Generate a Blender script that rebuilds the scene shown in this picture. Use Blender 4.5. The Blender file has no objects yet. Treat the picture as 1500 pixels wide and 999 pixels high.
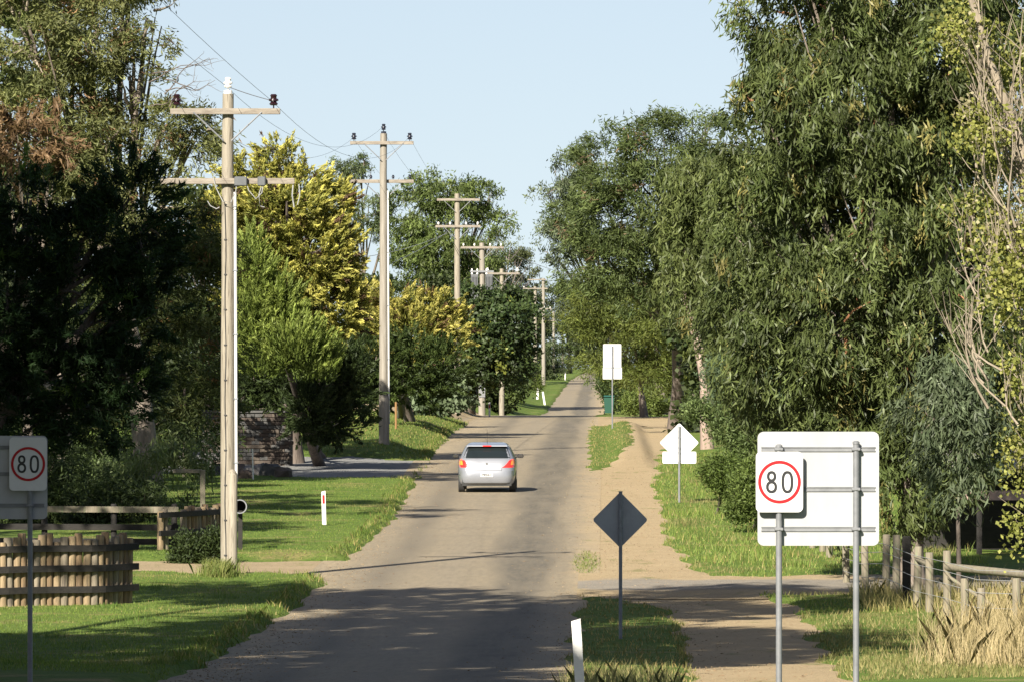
import bpy, math, random
import numpy as np
from mathutils import Vector
S = bpy.context.scene
C = S.collection
PI = math.pi
R = math.radians
rng = np.random.default_rng(7)
random.seed(7)

# ------------------------------------------------------------------ camera, sky, sun, exposure
K = 2.0                          # metres of real distance per unit of depth used in the layout below
F = 5000.0                       # pixels per (metre across / unit of depth); the lens is K times as long
HZ = 400.0                       # image row of the horizontal
CAMZ = 6.5
cam = bpy.data.cameras.new('camera'); cam_o = bpy.data.objects.new('camera', cam); C.objects.link(cam_o)
cam.sensor_width = 36; cam.lens = F * K / 1500 * 36
cam.shift_y = (HZ - 499.5) / 1500
cam.clip_start = 0.5; cam.clip_end = 6000
cam_o.location = (0, 0, CAMZ); cam_o.rotation_euler = (R(90), 0, 0)
S.camera = cam_o

SUN_EL, SUN_AZ = 32.0, 203.0     # azimuth clockwise from +Y
W = bpy.data.worlds.new('World'); S.world = W; W.use_nodes = True
nt = W.node_tree
bg = nt.nodes['Background']
sky = nt.nodes.new('ShaderNodeTexSky'); sky.sky_type = 'NISHITA'; sky.sun_disc = False
sky.sun_elevation = R(SUN_EL); sky.sun_rotation = R(SUN_AZ)
sky.air_density = 0.6; sky.dust_density = 0.35; sky.ozone_density = 4.0; sky.altitude = 0
tn = nt.nodes.new('ShaderNodeMix'); tn.data_type = 'RGBA'; tn.blend_type = 'MULTIPLY'; tn.inputs[0].default_value = 1.0; tn.inputs[7].default_value = (1.36, 1.0, .765, 1)
tcw = nt.nodes.new('ShaderNodeTexCoord'); mpw = nt.nodes.new('ShaderNodeMapping'); mpw.inputs['Location'].default_value = (0, 0, .055); mpw.inputs['Scale'].default_value = (1, 1, .45)
nt.links.new(tcw.outputs['Generated'], mpw.inputs[0]); nt.links.new(mpw.outputs[0], sky.inputs[0])
nt.links.new(sky.outputs[0], tn.inputs[6]); nt.links.new(tn.outputs[2], bg.inputs[0]); bg.inputs[1].default_value = 0.05
sl = bpy.data.lights.new('sun', 'SUN'); sl.energy = 4.8; sl.angle = R(0.5); sl.color = (1.0, 0.93, 0.80)
so = bpy.data.objects.new('sun', sl); C.objects.link(so)
ce = math.cos(R(SUN_EL))
sun_dir = Vector((math.sin(R(SUN_AZ)) * ce, math.cos(R(SUN_AZ)) * ce, math.sin(R(SUN_EL))))
so.rotation_euler = (-sun_dir).to_track_quat('-Z', 'Y').to_euler()
so.location = (-30, -15, 40)
S.view_settings.view_transform = 'Standard'; S.view_settings.look = 'None'
S.view_settings.exposure = 1.45; S.view_settings.gamma = 1.0
S.cycles.max_bounces = 6; S.cycles.diffuse_bounces = 2; S.cycles.glossy_bounces = 3
S.cycles.transparent_max_bounces = 8; S.cycles.transmission_bounces = 4

# ------------------------------------------------------------------ helpers
def P(px, py, d):
    return np.array([(px - 750) * d / F, K * d, CAMZ - (py - HZ) * d / F])

class MB:
    """collects shapes for ONE mesh"""
    def __init__(s): s.v = []; s.f = []; s.n = 0
    def add(s, v, f):
        v = np.asarray(v, float).reshape(-1, 3)
        s.v.append(v); s.f += [tuple(i + s.n for i in q) for q in f]; s.n += len(v); return s
    def box(s, c, size, rz=0, rx=0, ry=0, bev=0.0):
        x, y, z = [q / 2 for q in size]
        if bev <= 0:
            v = [(-x,-y,-z),(x,-y,-z),(x,y,-z),(-x,y,-z),(-x,-y,z),(x,-y,z),(x,y,z),(-x,y,z)]
            f = [(0,3,2,1),(4,5,6,7),(0,1,5,4),(1,2,6,5),(2,3,7,6),(3,0,4,7)]
        else:
            b = min(bev, x * .9, y * .9, z * .9)
            def ring(hx, hy, hz): return [(-hx+b,-hy,hz),(hx-b,-hy,hz),(hx,-hy+b,hz),(hx,hy-b,hz),(hx-b,hy,hz),(-hx+b,hy,hz),(-hx,hy-b,hz),(-hx,-hy+b,hz)]
            v = ring(x-b, y-b, -z) + ring(x, y, -z+b) + ring(x, y, z-b) + ring(x-b, y-b, z)
            f = [tuple(range(7, -1, -1)), tuple(range(24, 32))]
            for k in range(3):
                for i in range(8):
                    j = (i + 1) % 8; f.append((k*8+i, k*8+j, k*8+8+j, k*8+8+i))
        v = np.array(v, float)
        for a, (i, j) in ((rx, (1, 2)), (ry, (2, 0)), (rz, (0, 1))):
            if a:
                ca, sa = math.cos(a), math.sin(a); vi, vj = v[:, i].copy(), v[:, j].copy()
                v[:, i] = ca * vi - sa * vj; v[:, j] = sa * vi + ca * vj
        return s.add(v + np.array(c), f)
    def tube(s, pts, rad, n=8, cap=True):
        pts = np.asarray(pts, float); m = len(pts)
        rad = np.broadcast_to(np.asarray(rad, float), (m,))
        t = np.gradient(pts, axis=0); t /= np.linalg.norm(t, axis=1)[:, None] + 1e-9
        up = np.array([0, 0, 1.0]) if abs(t[:, 2]).mean() < .8 else np.array([1.0, 0, 0])
        a = np.cross(t, up); a /= np.linalg.norm(a, axis=1)[:, None] + 1e-9
        b = np.cross(t, a)
        th = np.arange(n) * 2 * PI / n
        v = pts[:, None, :] + rad[:, None, None] * (np.cos(th)[None, :, None] * a[:, None, :] + np.sin(th)[None, :, None] * b[:, None, :])
        f = []
        for k in range(m - 1):
            for i in range(n):
                j = (i + 1) % n; f.append((k*n+i, k*n+n+i, k*n+n+j, k*n+j))
        if cap:
            f.append(tuple(range(n))); f.append(tuple((m-1)*n + i for i in range(n-1, -1, -1)))
        return s.add(v.reshape(-1, 3), f)
    def lathe(s, prof, n=16, c=(0, 0, 0), axis='z'):
        prof = np.asarray(prof, float); m = len(prof); th = np.arange(n) * 2 * PI / n
        r, z = prof[:, 0], prof[:, 1]
        X = r[:, None] * np.cos(th); Y = r[:, None] * np.sin(th); Z = np.repeat(z[:, None], n, 1)
        v = np.stack([X, Y, Z], -1).reshape(-1, 3)
        if axis == 'x': v = v[:, [2, 0, 1]]
        if axis == 'y': v = v[:, [1, 2, 0]]
        f = []
        for k in range(m - 1):
            for i in range(n):
                j = (i + 1) % n; f.append((k*n+i, k*n+j, k*n+n+j, k*n+n+i))
        f.append(tuple(range(n-1, -1, -1))); f.append(tuple((m-1)*n + i for i in range(n)))
        return s.add(v + np.array(c), f)
    def prism(s, poly, y0, y1):
        """polygon in the xz plane extruded along y (y0 front)"""
        n = len(poly)
        v = [(p[0], y0, p[1]) for p in poly] + [(p[0], y1, p[1]) for p in poly]
        f = [tuple(range(n)), tuple(range(2*n-1, n-1, -1))] + [((i+1) % n, i, n+i, n+(i+1) % n) for i in range(n)]
        return s.add(v, f)
    def ring(s, outer, inner, y0, y1):
        n = len(outer)
        v = [(p[0], y0, p[1]) for p in outer] + [(p[0], y0, p[1]) for p in inner] + [(p[0], y1, p[1]) for p in outer] + [(p[0], y1, p[1]) for p in inner]
        f = []
        for i in range(n):
            j = (i+1) % n
            f += [(i, j, n+j, n+i), (2*n+j, 2*n+i, 3*n+i, 3*n+j), (j, i, 2*n+i, 2*n+j), (n+i, n+j, 3*n+j, 3*n+i)]
        return s.add(v, f)
    def mesh(s, name, smooth=False):
        me = bpy.data.meshes.new(name)
        me.from_pydata(np.concatenate(s.v).tolist(), [], s.f)
        if smooth: me.shade_smooth(); me.set_sharp_from_angle(angle=R(42))
        return me

def fast_mesh(name, v, idx, nper, tint=None, uv=None, smooth=False):
    """big mesh from numpy arrays, nper corners per face"""
    me = bpy.data.meshes.new(name)
    nf = len(idx) // nper
    me.vertices.add(len(v)); me.vertices.foreach_set('co', np.ascontiguousarray(v, np.float32).ravel())
    me.loops.add(len(idx)); me.loops.foreach_set('vertex_index', np.ascontiguousarray(idx, np.int32))
    me.polygons.add(nf)
    me.polygons.foreach_set('loop_start', np.arange(nf, dtype=np.int32) * nper)
    if smooth: me.polygons.foreach_set('use_smooth', np.ones(nf, bool))
    me.update(calc_edges=True)
    if tint is not None:
        a = me.attributes.new('tint', 'FLOAT_COLOR', 'POINT')
        t4 = np.ones((len(v), 4), np.float32); t4[:, :3] = tint; a.data.foreach_set('color', t4.ravel())
    if uv is not None:
        a = me.attributes.new('lateral', 'FLOAT_VECTOR', 'POINT')
        u3 = np.zeros((len(v), 3), np.float32); u3[:, :2] = uv; a.data.foreach_set('vector', u3.ravel())
    return me

def put(name, me, m, parent=None, loc=None):
    o = bpy.data.objects.new(name, me); C.objects.link(o)
    if m is not None and not me.materials: me.materials.append(m)
    if parent is not None: o.parent = parent
    if loc is not None: o.location = loc
    return o
def part(name, mb, m, parent=None, smooth=False): return put(name, mb.mesh(name, smooth), m, parent)
def tag(o, label, cat, group=None):
    o['label'] = label; o['category'] = cat
    if group: o['group'] = group
    return o
def thing(name, label, cat, loc=(0, 0, 0), rz=0, group=None, world=False):
    o = bpy.data.objects.new(name, None); C.objects.link(o); o.location = (loc[0], loc[1] * (1 if world else K), loc[2]); o.rotation_euler = (0, 0, rz); o.empty_display_size = .2
    return tag(o, label, cat, group)
def copy_tree(o, parent=None):
    c = o.copy(); C.objects.link(c)
    if parent is not None: c.parent = parent
    for ch in list(o.children): copy_tree(ch, c)
    return c
def struct(o, kind='structure'): o['kind'] = kind; return o

# ------------------------------------------------------------------ materials
def M(name, col, rough=.6, col2=None, scale=4.0, stretch=(1, 1, 1), bump=0.0, bscale=None, metal=0.0, spec=.5, col3=None, scale3=20., coat=0.0, fac=(.35, .65)):
    m = bpy.data.materials.new(name); m.use_nodes = True
    t = m.node_tree; b = t.nodes['Principled BSDF']
    b.inputs['Roughness'].default_value = rough; b.inputs['Metallic'].default_value = metal
    b.inputs['Specular IOR Level'].default_value = spec; b.inputs['Coat Weight'].default_value = coat
    b.inputs['Base Color'].default_value = (*col, 1)
    if col2 is not None or bump:
        tc = t.nodes.new('ShaderNodeTexCoord'); mp = t.nodes.new('ShaderNodeMapping'); mp.inputs['Scale'].default_value = stretch
        t.links.new(tc.outputs['Object'], mp.inputs[0])
    if col2 is not None:
        n = t.nodes.new('ShaderNodeTexNoise'); n.inputs['Scale'].default_value = scale; n.inputs['Detail'].default_value = 6; n.inputs['Roughness'].default_value = .65
        t.links.new(mp.outputs[0], n.inputs['Vector'])
        r = t.nodes.new('ShaderNodeMapRange'); r.inputs[1].default_value = fac[0]; r.inputs[2].default_value = fac[1]
        t.links.new(n.outputs[0], r.inputs[0])
        x = t.nodes.new('ShaderNodeMix'); x.data_type = 'RGBA'; x.inputs[6].default_value = (*col, 1); x.inputs[7].default_value = (*col2, 1)
        t.links.new(r.outputs[0], x.inputs[0]); out = x.outputs[2]
        if col3 is not None:
            n3 = t.nodes.new('ShaderNodeTexNoise'); n3.inputs['Scale'].default_value = scale3; n3.inputs['Detail'].default_value = 4
            t.links.new(mp.outputs[0], n3.inputs['Vector'])
            r3 = t.nodes.new('ShaderNodeMapRange'); r3.inputs[1].default_value = .55; r3.inputs[2].default_value = .7
            t.links.new(n3.outputs[0], r3.inputs[0])
            x3 = t.nodes.new('ShaderNodeMix'); x3.data_type = 'RGBA'; x3.inputs[7].default_value = (*col3, 1)
            t.links.new(out, x3.inputs[6]); t.links.new(r3.outputs[0], x3.inputs[0]); out = x3.outputs[2]
        t.links.new(out, b.inputs['Base Color'])
    if bump:
        n = t.nodes.new('ShaderNodeTexNoise'); n.inputs['Scale'].default_value = bscale or scale * 4; n.inputs['Detail'].default_value = 5
        t.links.new(mp.outputs[0], n.inputs['Vector'])
        bp = t.nodes.new('ShaderNodeBump'); bp.inputs['Strength'].default_value = bump; bp.inputs['Distance'].default_value = .03
        t.links.new(n.outputs[0], bp.inputs['Height']); t.links.new(bp.outputs[0], b.inputs['Normal'])
    return m

def foliage_mat(name, rough=.45, spec=.4, trans=.3):
    m = bpy.data.materials.new(name); m.use_nodes = True
    t = m.node_tree; b = t.nodes['Principled BSDF']; out = t.nodes['Material Output']
    at = t.nodes.new('ShaderNodeAttribute'); at.attribute_name = 'tint'
    t.links.new(at.outputs['Color'], b.inputs['Base Color']); b.inputs['Roughness'].default_value = rough; b.inputs['Specular IOR Level'].default_value = spec
    if trans:
        tr = t.nodes.new('ShaderNodeBsdfTranslucent'); mx = t.nodes.new('ShaderNodeMixShader'); mx.inputs[0].default_value = trans
        hs = t.nodes.new('ShaderNodeMix'); hs.data_type = 'RGBA'; hs.blend_type = 'MULTIPLY'; hs.inputs[0].default_value = 1; hs.inputs[7].default_value = (1.25, 1.3, .7, 1)
        t.links.new(at.outputs['Color'], hs.inputs[6]); t.links.new(hs.outputs[2], tr.inputs['Color'])
        t.links.new(b.outputs[0], mx.inputs[1]); t.links.new(tr.outputs[0], mx.inputs[2]); t.links.new(mx.outputs[0], out.inputs['Surface'])
    return m
LEAF = foliage_mat('gum_leaf', .5, .28, .28)
SOFT = foliage_mat('soft_leaf', .6, .25, .3)
GRASS = foliage_mat('grass_blade', .6, .2, .35)
BARK = M('grey_bark', (.10, .08, .062), .85, (.20, .165, .135), 3, (2, 2, .5), .6, 12)
BARK_PINK = M('pinkish_gum_bark', (.20, .145, .115), .8, (.30, .23, .19), 2, (2, 2, .4), .4, 10)
BARK_DARK = M('dark_bark', (.07, .055, .045), .9, (.15, .12, .10), 4, (2, 2, .4), .7, 14)
TWIG_PALE = M('pale_twig', (.27, .225, .165), .8, (.17, .14, .105), 6, (1, 1, .4))
TWIG_RED = M('red_twig', (.26, .12, .06), .7)
POLE = M('weathered_pole', (.275, .245, .195), .8, (.185, .16, .122), 2.5, (6, 6, .35), .35, 10, col3=(.09, .07, .05), scale3=6, fac=(.3, .7))
POLE_GREY = M('grey_pole', (.255, .232, .195), .8, (.17, .15, .122), 2.5, (6, 6, .35), .35, 10)
ARM = M('crossarm_timber', (.25, .22, .18), .8, (.15, .125, .10), 3, (1, 5, 5), .3, 10)
STEEL = M('galvanised_steel', (.185, .19, .20), .5, (.135, .14, .15), 8, (1, 1, 1), 0, metal=.1)
DARK_STEEL = M('dull_steel', (.20, .22, .24), .55, (.15, .16, .18), 8, metal=.3)
SIGN_WHITE = M('white_sheet', (.58, .58, .575), .4, (.50, .50, .50), 1.2, spec=.35)
SIGN_SILVER = M('silver_sheet', (.37, .375, .38), .45, (.285, .29, .30), 1.3, (1, 1, .35), spec=.3)
SIGN_GREY = M('shaded_aluminium', (.26, .29, .31), .5, (.20, .22, .24), 2.0)  # grey sheet with the shade around the diamond sign put into its colour
RED = M('sign_red', (.33, .012, .016), .5, spec=.2)
BLACK = M('sign_black', (.015, .015, .017), .45)
BLACKISH = M('black_rubber', (.02, .02, .02), .8)
INSUL = M('brown_porcelain', (.018, .006, .009), .2, spec=.6)
INSUL_BLUE = M('dark_porcelain', (.02, .022, .035), .2, spec=.7)
INSUL_WHITE = M('white_porcelain', (.75, .73, .70), .25)
CONDUIT = M('white_conduit', (.55, .54, .52), .4)
CABLE = M('black_cable', (.03, .03, .033), .6)
WIRE_PALE = M('pale_wire', (.26, .26, .26), .5)
BOXGREY = M('grey_box_paint', (.10, .105, .11), .5, (.075, .08, .085), 5)
POST_WHITE = M('white_plastic', (.80, .79, .76), .5, (.66, .64, .60), 5)
LOG = M('pine_log', (.27, .20, .115), .8, (.17, .12, .065), 3, (5, 5, .6), .35, 12, col3=(.10, .075, .045), scale3=5)
LOG_DARK = M('rail_timber_and_shadow_bars', (.008, .007, .006), .85, (.018, .015, .012), 4, (1, 4, 4), .3)  # timber, darkened for the shadow bars on the near log wall
FENCE_WOOD = M('grey_fence_post', (.20, .175, .125), .85, (.13, .11, .08), 3, (5, 5, .5), .5, 10, col3=(.15, .165, .095), scale3=4)
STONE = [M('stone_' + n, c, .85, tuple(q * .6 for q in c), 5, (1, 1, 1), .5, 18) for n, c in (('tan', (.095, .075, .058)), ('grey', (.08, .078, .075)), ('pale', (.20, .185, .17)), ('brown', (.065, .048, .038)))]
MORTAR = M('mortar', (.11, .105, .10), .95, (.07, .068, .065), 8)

# ------------------------------------------------------------------ terrain functions
_dk = [-60, 0, 20, 33, 42, 52, 60, 68, 104, 125, 150, 175, 192, 208, 225, 240, 260, 300, 350, 420, 500, 700, 1100, 3000]
_zk = [9, 4.9, 3.4, 2.25, 1.25, .45, .10, 0, 0, -.15, -.58, -1.02, -1.45, -2.5, -3.45, -3.85, -4.08, -4.55, -5.15, -6.6, -8.7, -13.9, -25.5, -78]
_dd = np.arange(-60, 3001, 1.0); _zz = np.interp(_dd, _dk, _zk)
_ker = np.exp(-.5 * (np.arange(-12, 13) / 4.0) ** 2); _ker /= _ker.sum()
_zz = np.concatenate([_zz[:12], np.convolve(_zz, _ker, 'valid'), _zz[-12:]])
def zbase(d): return np.interp(d, _dd, _zz)
def cline(d): return .027 * np.asarray(d, float)
def sm(x): x = np.clip(x, 0, 1); return x * x * (3 - 2 * x)
def road_l(d): return np.interp(d, [0, 60, 90, 150, 200, 260, 350, 1500], [-6.3, -6.15, -5.6, -6.8, -6.4, -4.4, -4.0, -4.0])
def road_r(d): return np.interp(d, [0, 60, 110, 150, 180, 260, 1500], [-.45, -.5, -.5, -.7, -.5, .0, .3])
_wv = [(rng.uniform(.3, 3.2), rng.uniform(.3, 3.2), rng.uniform(0, 6.28)) for _ in range(14)]
def wob(x, y):
    s = 0
    for a, b, c in _wv: s = s + np.sin(a * x + c) * np.cos(b * y + 1.7 * c)
    return s / 4.0
def lat(u, d):
    l = .45 * sm((-6.6 - u) / 1.6) * sm((d - 119) / 7) * (1 - sm((d - 300) / 100))
    l = l + .05 * np.clip(-9.5 - u, 0, 14) * sm((d - 121) / 20)
    l = l + .9 * sm((-5.0 - u) / 3) * sm((d - 215) / 12) * (1 - sm((d - 300) / 60)) * .6
    r = .085 * np.clip(u - 3.6, 0, 16) * sm((d - 78) / 14)
    m = .28 * sm((u - .0) / .8) * (1 - sm((u - 1.3) / .6)) * sm((d - 112) / 10) * (1 - sm((d - 158) / 12))
    return l + r + m + .05 * wob(.5 * u, .3 * d) * sm((np.abs(u + 3.3) - 2.5) / 3)
def band(v, a, b, s): return sm((v - a) / s + .5) * (1 - sm((v - b) / s + .5))
def path_l(d): return np.interp(d, [40, 62, 66, 69, 75, 108, 118, 130, 160, 175], [1.2, 1.35, 1.2, -.9, -.9, -.9, .4, 1.1, 1.2, .3])
def path_r(d): return np.interp(d, [40, 55, 66, 69, 74, 80, 104, 120, 148, 162, 175], [3.2, 3.5, 3.8, 2.9, 2.1, 1.6, 1.5, 2.0, 2.95, 3.4, 3.6])
def paved(u, d):
    w = .16 * wob(1.6 * u, 1.1 * d) + .06 * wob(5.1 * u, 4.3 * d)
    p = band(u + w, road_l(d), road_r(d), .35)
    p = np.maximum(p, band(u + w * 1.3, path_l(d), path_r(d), .4) * band(d, 40, 176, 3))
    p = np.maximum(p, band(d + w * 1.6, 68.6, 73.2, 1.0) * band(u, -1, 30, 1))
    p = np.maximum(p, band(d + w * 1.6, 72.6, 77.0, 1.0) * band(u + w, -16, -5.6, .8))
    p = np.maximum(p, band(d + w * 2.5 + .25 * (u + 6), 107, 120.5, 2.0) * band(u + w, -16, -6, 1.0))
    p = np.maximum(p, band(d + w * 3, 163, 184, 4) * band(u, -.5, 7.5, 1))
    p = np.maximum(p, band(d + w * 3, 166, 208, 5) * band(u, -26, -6, 1))
    return p
def gz(u, d):
    p = paved(u, d)
    edge = np.where(u < -3, .16, .07)
    return zbase(d) + lat(u, d) + edge * (1 - p) - .07 * p
def ground_z(x, d): return float(gz(np.array([x - .027 * d]), np.array([float(d)]))[0])
def sheet_z(u, d): return zbase(d) + lat(u, d)

def grid_mesh(name, U, D, Zf, off=0.0):
    """U, D 2-D arrays (rows along d)"""
    nd, nu = U.shape
    X = U + .027 * D; Z = Zf(U, D) + off
    v = np.stack([X, K * D, Z], -1).reshape(-1, 3)
    i = (np.arange(nd - 1)[:, None] * nu + np.arange(nu - 1)[None, :]).ravel()
    idx = np.stack([i, i + 1, i + nu + 1, i + nu], 1).ravel()
    return fast_mesh(name, v, idx, 4, uv=np.stack([U, K * D], -1).reshape(-1, 2), smooth=True)

def lateral_nodes(m):
    t = m.node_tree
    a = t.nodes.new('ShaderNodeAttribute'); a.attribute_name = 'lateral'
    return t, t.nodes['Principled BSDF'], a
def nd(t, kind, **kw):
    n = t.nodes.new(kind)
    for k, v in kw.items(): setattr(n, k, v)
    return n
def noise(t, vec, scale, detail=6, stretch=(1, 1, 1), rough=.6):
    mp = nd(t, 'ShaderNodeMapping'); mp.inputs['Scale'].default_value = stretch; t.links.new(vec, mp.inputs[0])
    n = nd(t, 'ShaderNodeTexNoise'); n.inputs['Scale'].default_value = scale; n.inputs['Detail'].default_value = detail; n.inputs['Roughness'].default_value = rough
    t.links.new(mp.outputs[0], n.inputs['Vector']); return n.outputs[0]
def mrange(t, v, a, b, c=0., d=1.):
    r = nd(t, 'ShaderNodeMapRange'); t.links.new(v, r.inputs[0])
    for i, q in enumerate((a, b, c, d)): r.inputs[i + 1].default_value = q
    return r.outputs[0]
def mix(t, f, a, b, mode='MIX'):
    x = nd(t, 'ShaderNodeMix', data_type='RGBA', blend_type=mode)
    for s, q in ((0, f), (6, a), (7, b)):
        if isinstance(q, tuple): x.inputs[s].default_value = (*q, 1)
        elif isinstance(q, (int, float)): x.inputs[s].default_value = q
        else: t.links.new(q, x.inputs[s])
    return x.outputs[2]
def bump(t, b, h, strength, dist):
    bp = nd(t, 'ShaderNodeBump'); bp.inputs['Strength'].default_value = strength; bp.inputs['Distance'].default_value = dist
    t.links.new(h, bp.inputs['Height']); t.links.new(bp.outputs[0], b.inputs['Normal'])

# ground: turf with bare and dry patches
GROUND = bpy.data.materials.new('turf_and_soil'); GROUND.use_nodes = True
t, b, a = lateral_nodes(GROUND); V = a.outputs['Vector']
c = mix(t, mrange(t, noise(t, V, .9, 8), .35, .65), (.075, .125, .022), (.12, .16, .035))
c = mix(t, mrange(t, noise(t, V, .35, 8, rough=.7), .54, .66), c, (.23, .185, .08))
c = mix(t, mrange(t, noise(t, V, 9, 4), .5, .72), c, (.045, .075, .016))
t.links.new(c, b.inputs['Base Color']); b.inputs['Roughness'].default_value = .95; b.inputs['Specular IOR Level'].default_value = .1
bump(t, b, noise(t, V, 14, 4), .8, .06)

def dirt_color(t, V, c1, c2, c3, green=None):
    c = mix(t, mrange(t, noise(t, V, .8, 8), .35, .65), c1, c2)
    c = mix(t, mrange(t, noise(t, V, 6, 6, (1.5, .5, 1), .75), .5, .75), c, c3)
    c = mix(t, mrange(t, noise(t, V, 40, 3), .5, .8), c, tuple(min(q * 1.5, .8) for q in c1))
    if green: c = mix(t, mrange(t, noise(t, V, .6, 9, (1.3, .5, 1), .75), .57, .66), c, green)
    return c
def dirt(name, c1, c2, c3, green=None):
    m = bpy.data.materials.new(name); m.use_nodes = True
    t, b, a = lateral_nodes(m); V = a.outputs['Vector']
    t.links.new(dirt_color(t, V, c1, c2, c3, green), b.inputs['Base Color']); b.inputs['Roughness'].default_value = .95; b.inputs['Specular IOR Level'].default_value = .1
    bump(t, b, noise(t, V, 25, 6, rough=.75), .7, .035)
    return m
TAN = ((.335, .26, .158), (.29, .222, .132), (.21, .16, .094), (.165, .16, .065))
# road: worn sealed gravel, dark and pale wheel tracks, tan shoulders
ROAD = bpy.data.materials.new('dusty_worn_road'); ROAD.use_nodes = True
t, b, a = lateral_nodes(ROAD); V = a.outputs['Vector']
sep = nd(t, 'ShaderNodeSeparateXYZ'); t.links.new(V, sep.inputs[0])
wn = noise(t, V, 1.0, 4, (.6, .05, 1))
add = nd(t, 'ShaderNodeMath', operation='MULTIPLY_ADD'); t.links.new(wn, add.inputs[0]); add.inputs[1].default_value = 1.0; t.links.new(sep.outputs[0], add.inputs[2])
rp = nd(t, 'ShaderNodeValToRGB'); rp.color_ramp.interpolation = 'EASE'
t.links.new(mrange(t, add.outputs[0], -6.2, .6), rp.inputs[0])
tan, mid, drk = (.315, .25, .16, 1), (.245, .202, .138, 1), (.098, .088, .070, 1)
els = [(0, tan), (.10, tan), (.20, mid), (.30, (.145, .124, .092, 1)), (.40, mid), (.50, (.235, .196, .138, 1)), (.58, mid), (.68, drk), (.77, drk), (.85, mid), (.93, tan), (1, tan)]
e = rp.color_ramp.elements; e[0].position, e[0].color = els[0]; e[1].position, e[1].color = els[-1]
for pos, col in els[1:-1]: q = e.new(pos); q.color = col
c = mix(t, mrange(t, noise(t, V, 1.2, 7, (1.6, .12, 1)), .42, 1.0), rp.outputs[0], (.22, .185, .132))
c = mix(t, mrange(t, noise(t, V, 3.2, 8, (2.5, .25, 1), .75), .42, .75), c, (.17, .142, .10))
c = mix(t, mrange(t, noise(t, V, 30, 3), .52, .75, 0, .4), c, (.30, .255, .185))
c = mix(t, mrange(t, noise(t, V, .25, 5), .5, .68, 0, .5), c, (.175, .148, .108))
ed = nd(t, 'ShaderNodeMath', operation='MULTIPLY_ADD'); t.links.new(noise(t, V, .9, 7, (1, .35, 1), .7), ed.inputs[0]); ed.inputs[1].default_value = 2.2; t.links.new(sep.outputs[0], ed.inputs[2])
c = mix(t, mrange(t, ed.outputs[0], .25, 1.1), c, dirt_color(t, V, *TAN))
t.links.new(c, b.inputs['Base Color']); b.inputs['Roughness'].default_value = .85; b.inputs['Specular IOR Level'].default_value = .25
bump(t, b, noise(t, V, 22, 6, rough=.75), .7, .03)

PATH = dirt('tan_gravel', *TAN)
SIDE = dirt('grey_gravel', (.23, .205, .17), (.19, .17, .14), (.27, .235, .185))
t = SIDE.node_tree; b = t.nodes['Principled BSDF']; old = b.inputs['Base Color'].links[0].from_socket
V = [q for q in t.nodes if q.type == 'ATTRIBUTE'][0].outputs['Vector']
sx = nd(t, 'ShaderNodeSeparateXYZ'); t.links.new(V, sx.inputs[0])
sb = nd(t, 'ShaderNodeMath', operation='SUBTRACT'); t.links.new(sx.outputs[1], sb.inputs[0]); sb.inputs[1].default_value = K * 70.9
ab = nd(t, 'ShaderNodeMath', operation='ABSOLUTE'); t.links.new(sb.outputs[0], ab.inputs[0])
ed = nd(t, 'ShaderNodeMath', operation='MULTIPLY_ADD'); t.links.new(noise(t, V, .8, 8, (1, .5, 1), .75), ed.inputs[0]); ed.inputs[1].default_value = 4.5; t.links.new(ab.outputs[0], ed.inputs[2])
e2 = nd(t, 'ShaderNodeMath', operation='MULTIPLY_ADD'); t.links.new(sx.outputs[0], e2.inputs[0]); e2.inputs[1].default_value = -1.6; t.links.new(ed.outputs[0], e2.inputs[2])
mx_ = nd(t, 'ShaderNodeMath', operation='MAXIMUM'); t.links.new(ed.outputs[0], mx_.inputs[0]); t.links.new(e2.outputs[0], mx_.inputs[1])
t.links.new(mix(t, mrange(t, mx_.outputs[0], 4.2, 5.4), old, dirt_color(t, V, *TAN)), b.inputs['Base Color'])
DRIVE = dirt('brown_drive', (.30, .235, .15), (.25, .195, .12), (.19, .15, .09), (.14, .16, .05))
BLUE = dirt('bluestone_gravel', (.20, .20, .195), (.15, .15, .147), (.27, .255, .23))

# ------------------------------------------------------------------ ground, road, paths
u1 = np.concatenate([-np.geomspace(700, 14.2, 26), np.arange(-14, 11.01, .17), np.geomspace(11.2, 700, 26)])
d1 = np.concatenate([np.arange(-40, 40, 2.5), np.arange(40, 130, .42), np.arange(130, 215, .9), np.arange(215, 360, 3), np.geomspace(360, 2600, 30)])
DD, UU = np.meshgrid(d1, u1, indexing='ij')
struct(put('ground', grid_mesh('ground', UU, DD, gz), GROUND))
def strip(name, lf, rf, ds, nu, off, m):
    D = np.repeat(ds[:, None], nu, 1); s = np.linspace(0, 1, nu)[None, :]
    U = lf(ds)[:, None] * (1 - s) + rf(ds)[:, None] * s
    return struct(put(name, grid_mesh(name, U, D, sheet_z, off), m))
dr = np.concatenate([np.arange(-30, 40, 2.0), np.arange(40, 130, .5), np.arange(130, 215, .8), np.arange(215, 360, 3), np.geomspace(360, 1500, 30)])
strip('road', lambda d: road_l(d) - .5, lambda d: road_r(d) + .4, dr, 26, .020, ROAD)
dp = np.arange(38, 178, .4)
strip('footpath', lambda d: path_l(d) - .45, lambda d: path_r(d) + .5, dp, 20, .012, PATH)
def strip_x(name, ua, ub, d0, d1_, off, m, skew=0.0, step=.4):
    us = np.arange(ua, ub + .01, step); ds = np.arange(d0, d1_ + .01, .4)
    D, U = np.meshgrid(ds, us, indexing='ij'); D = D - skew * (U + 6)
    return struct(put(name, grid_mesh(name, U, D, sheet_z, off), m))
strip_x('side_road', -.55, 32, 67.8, 74.0, .028, SIDE)
strip_x('driveway', -17, -5.7, 71.6, 78.0, .010, DRIVE)
strip_x('gravel_driveway', -17, -6.0, 104.5, 122.5, .010, BLUE, .25)
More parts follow.
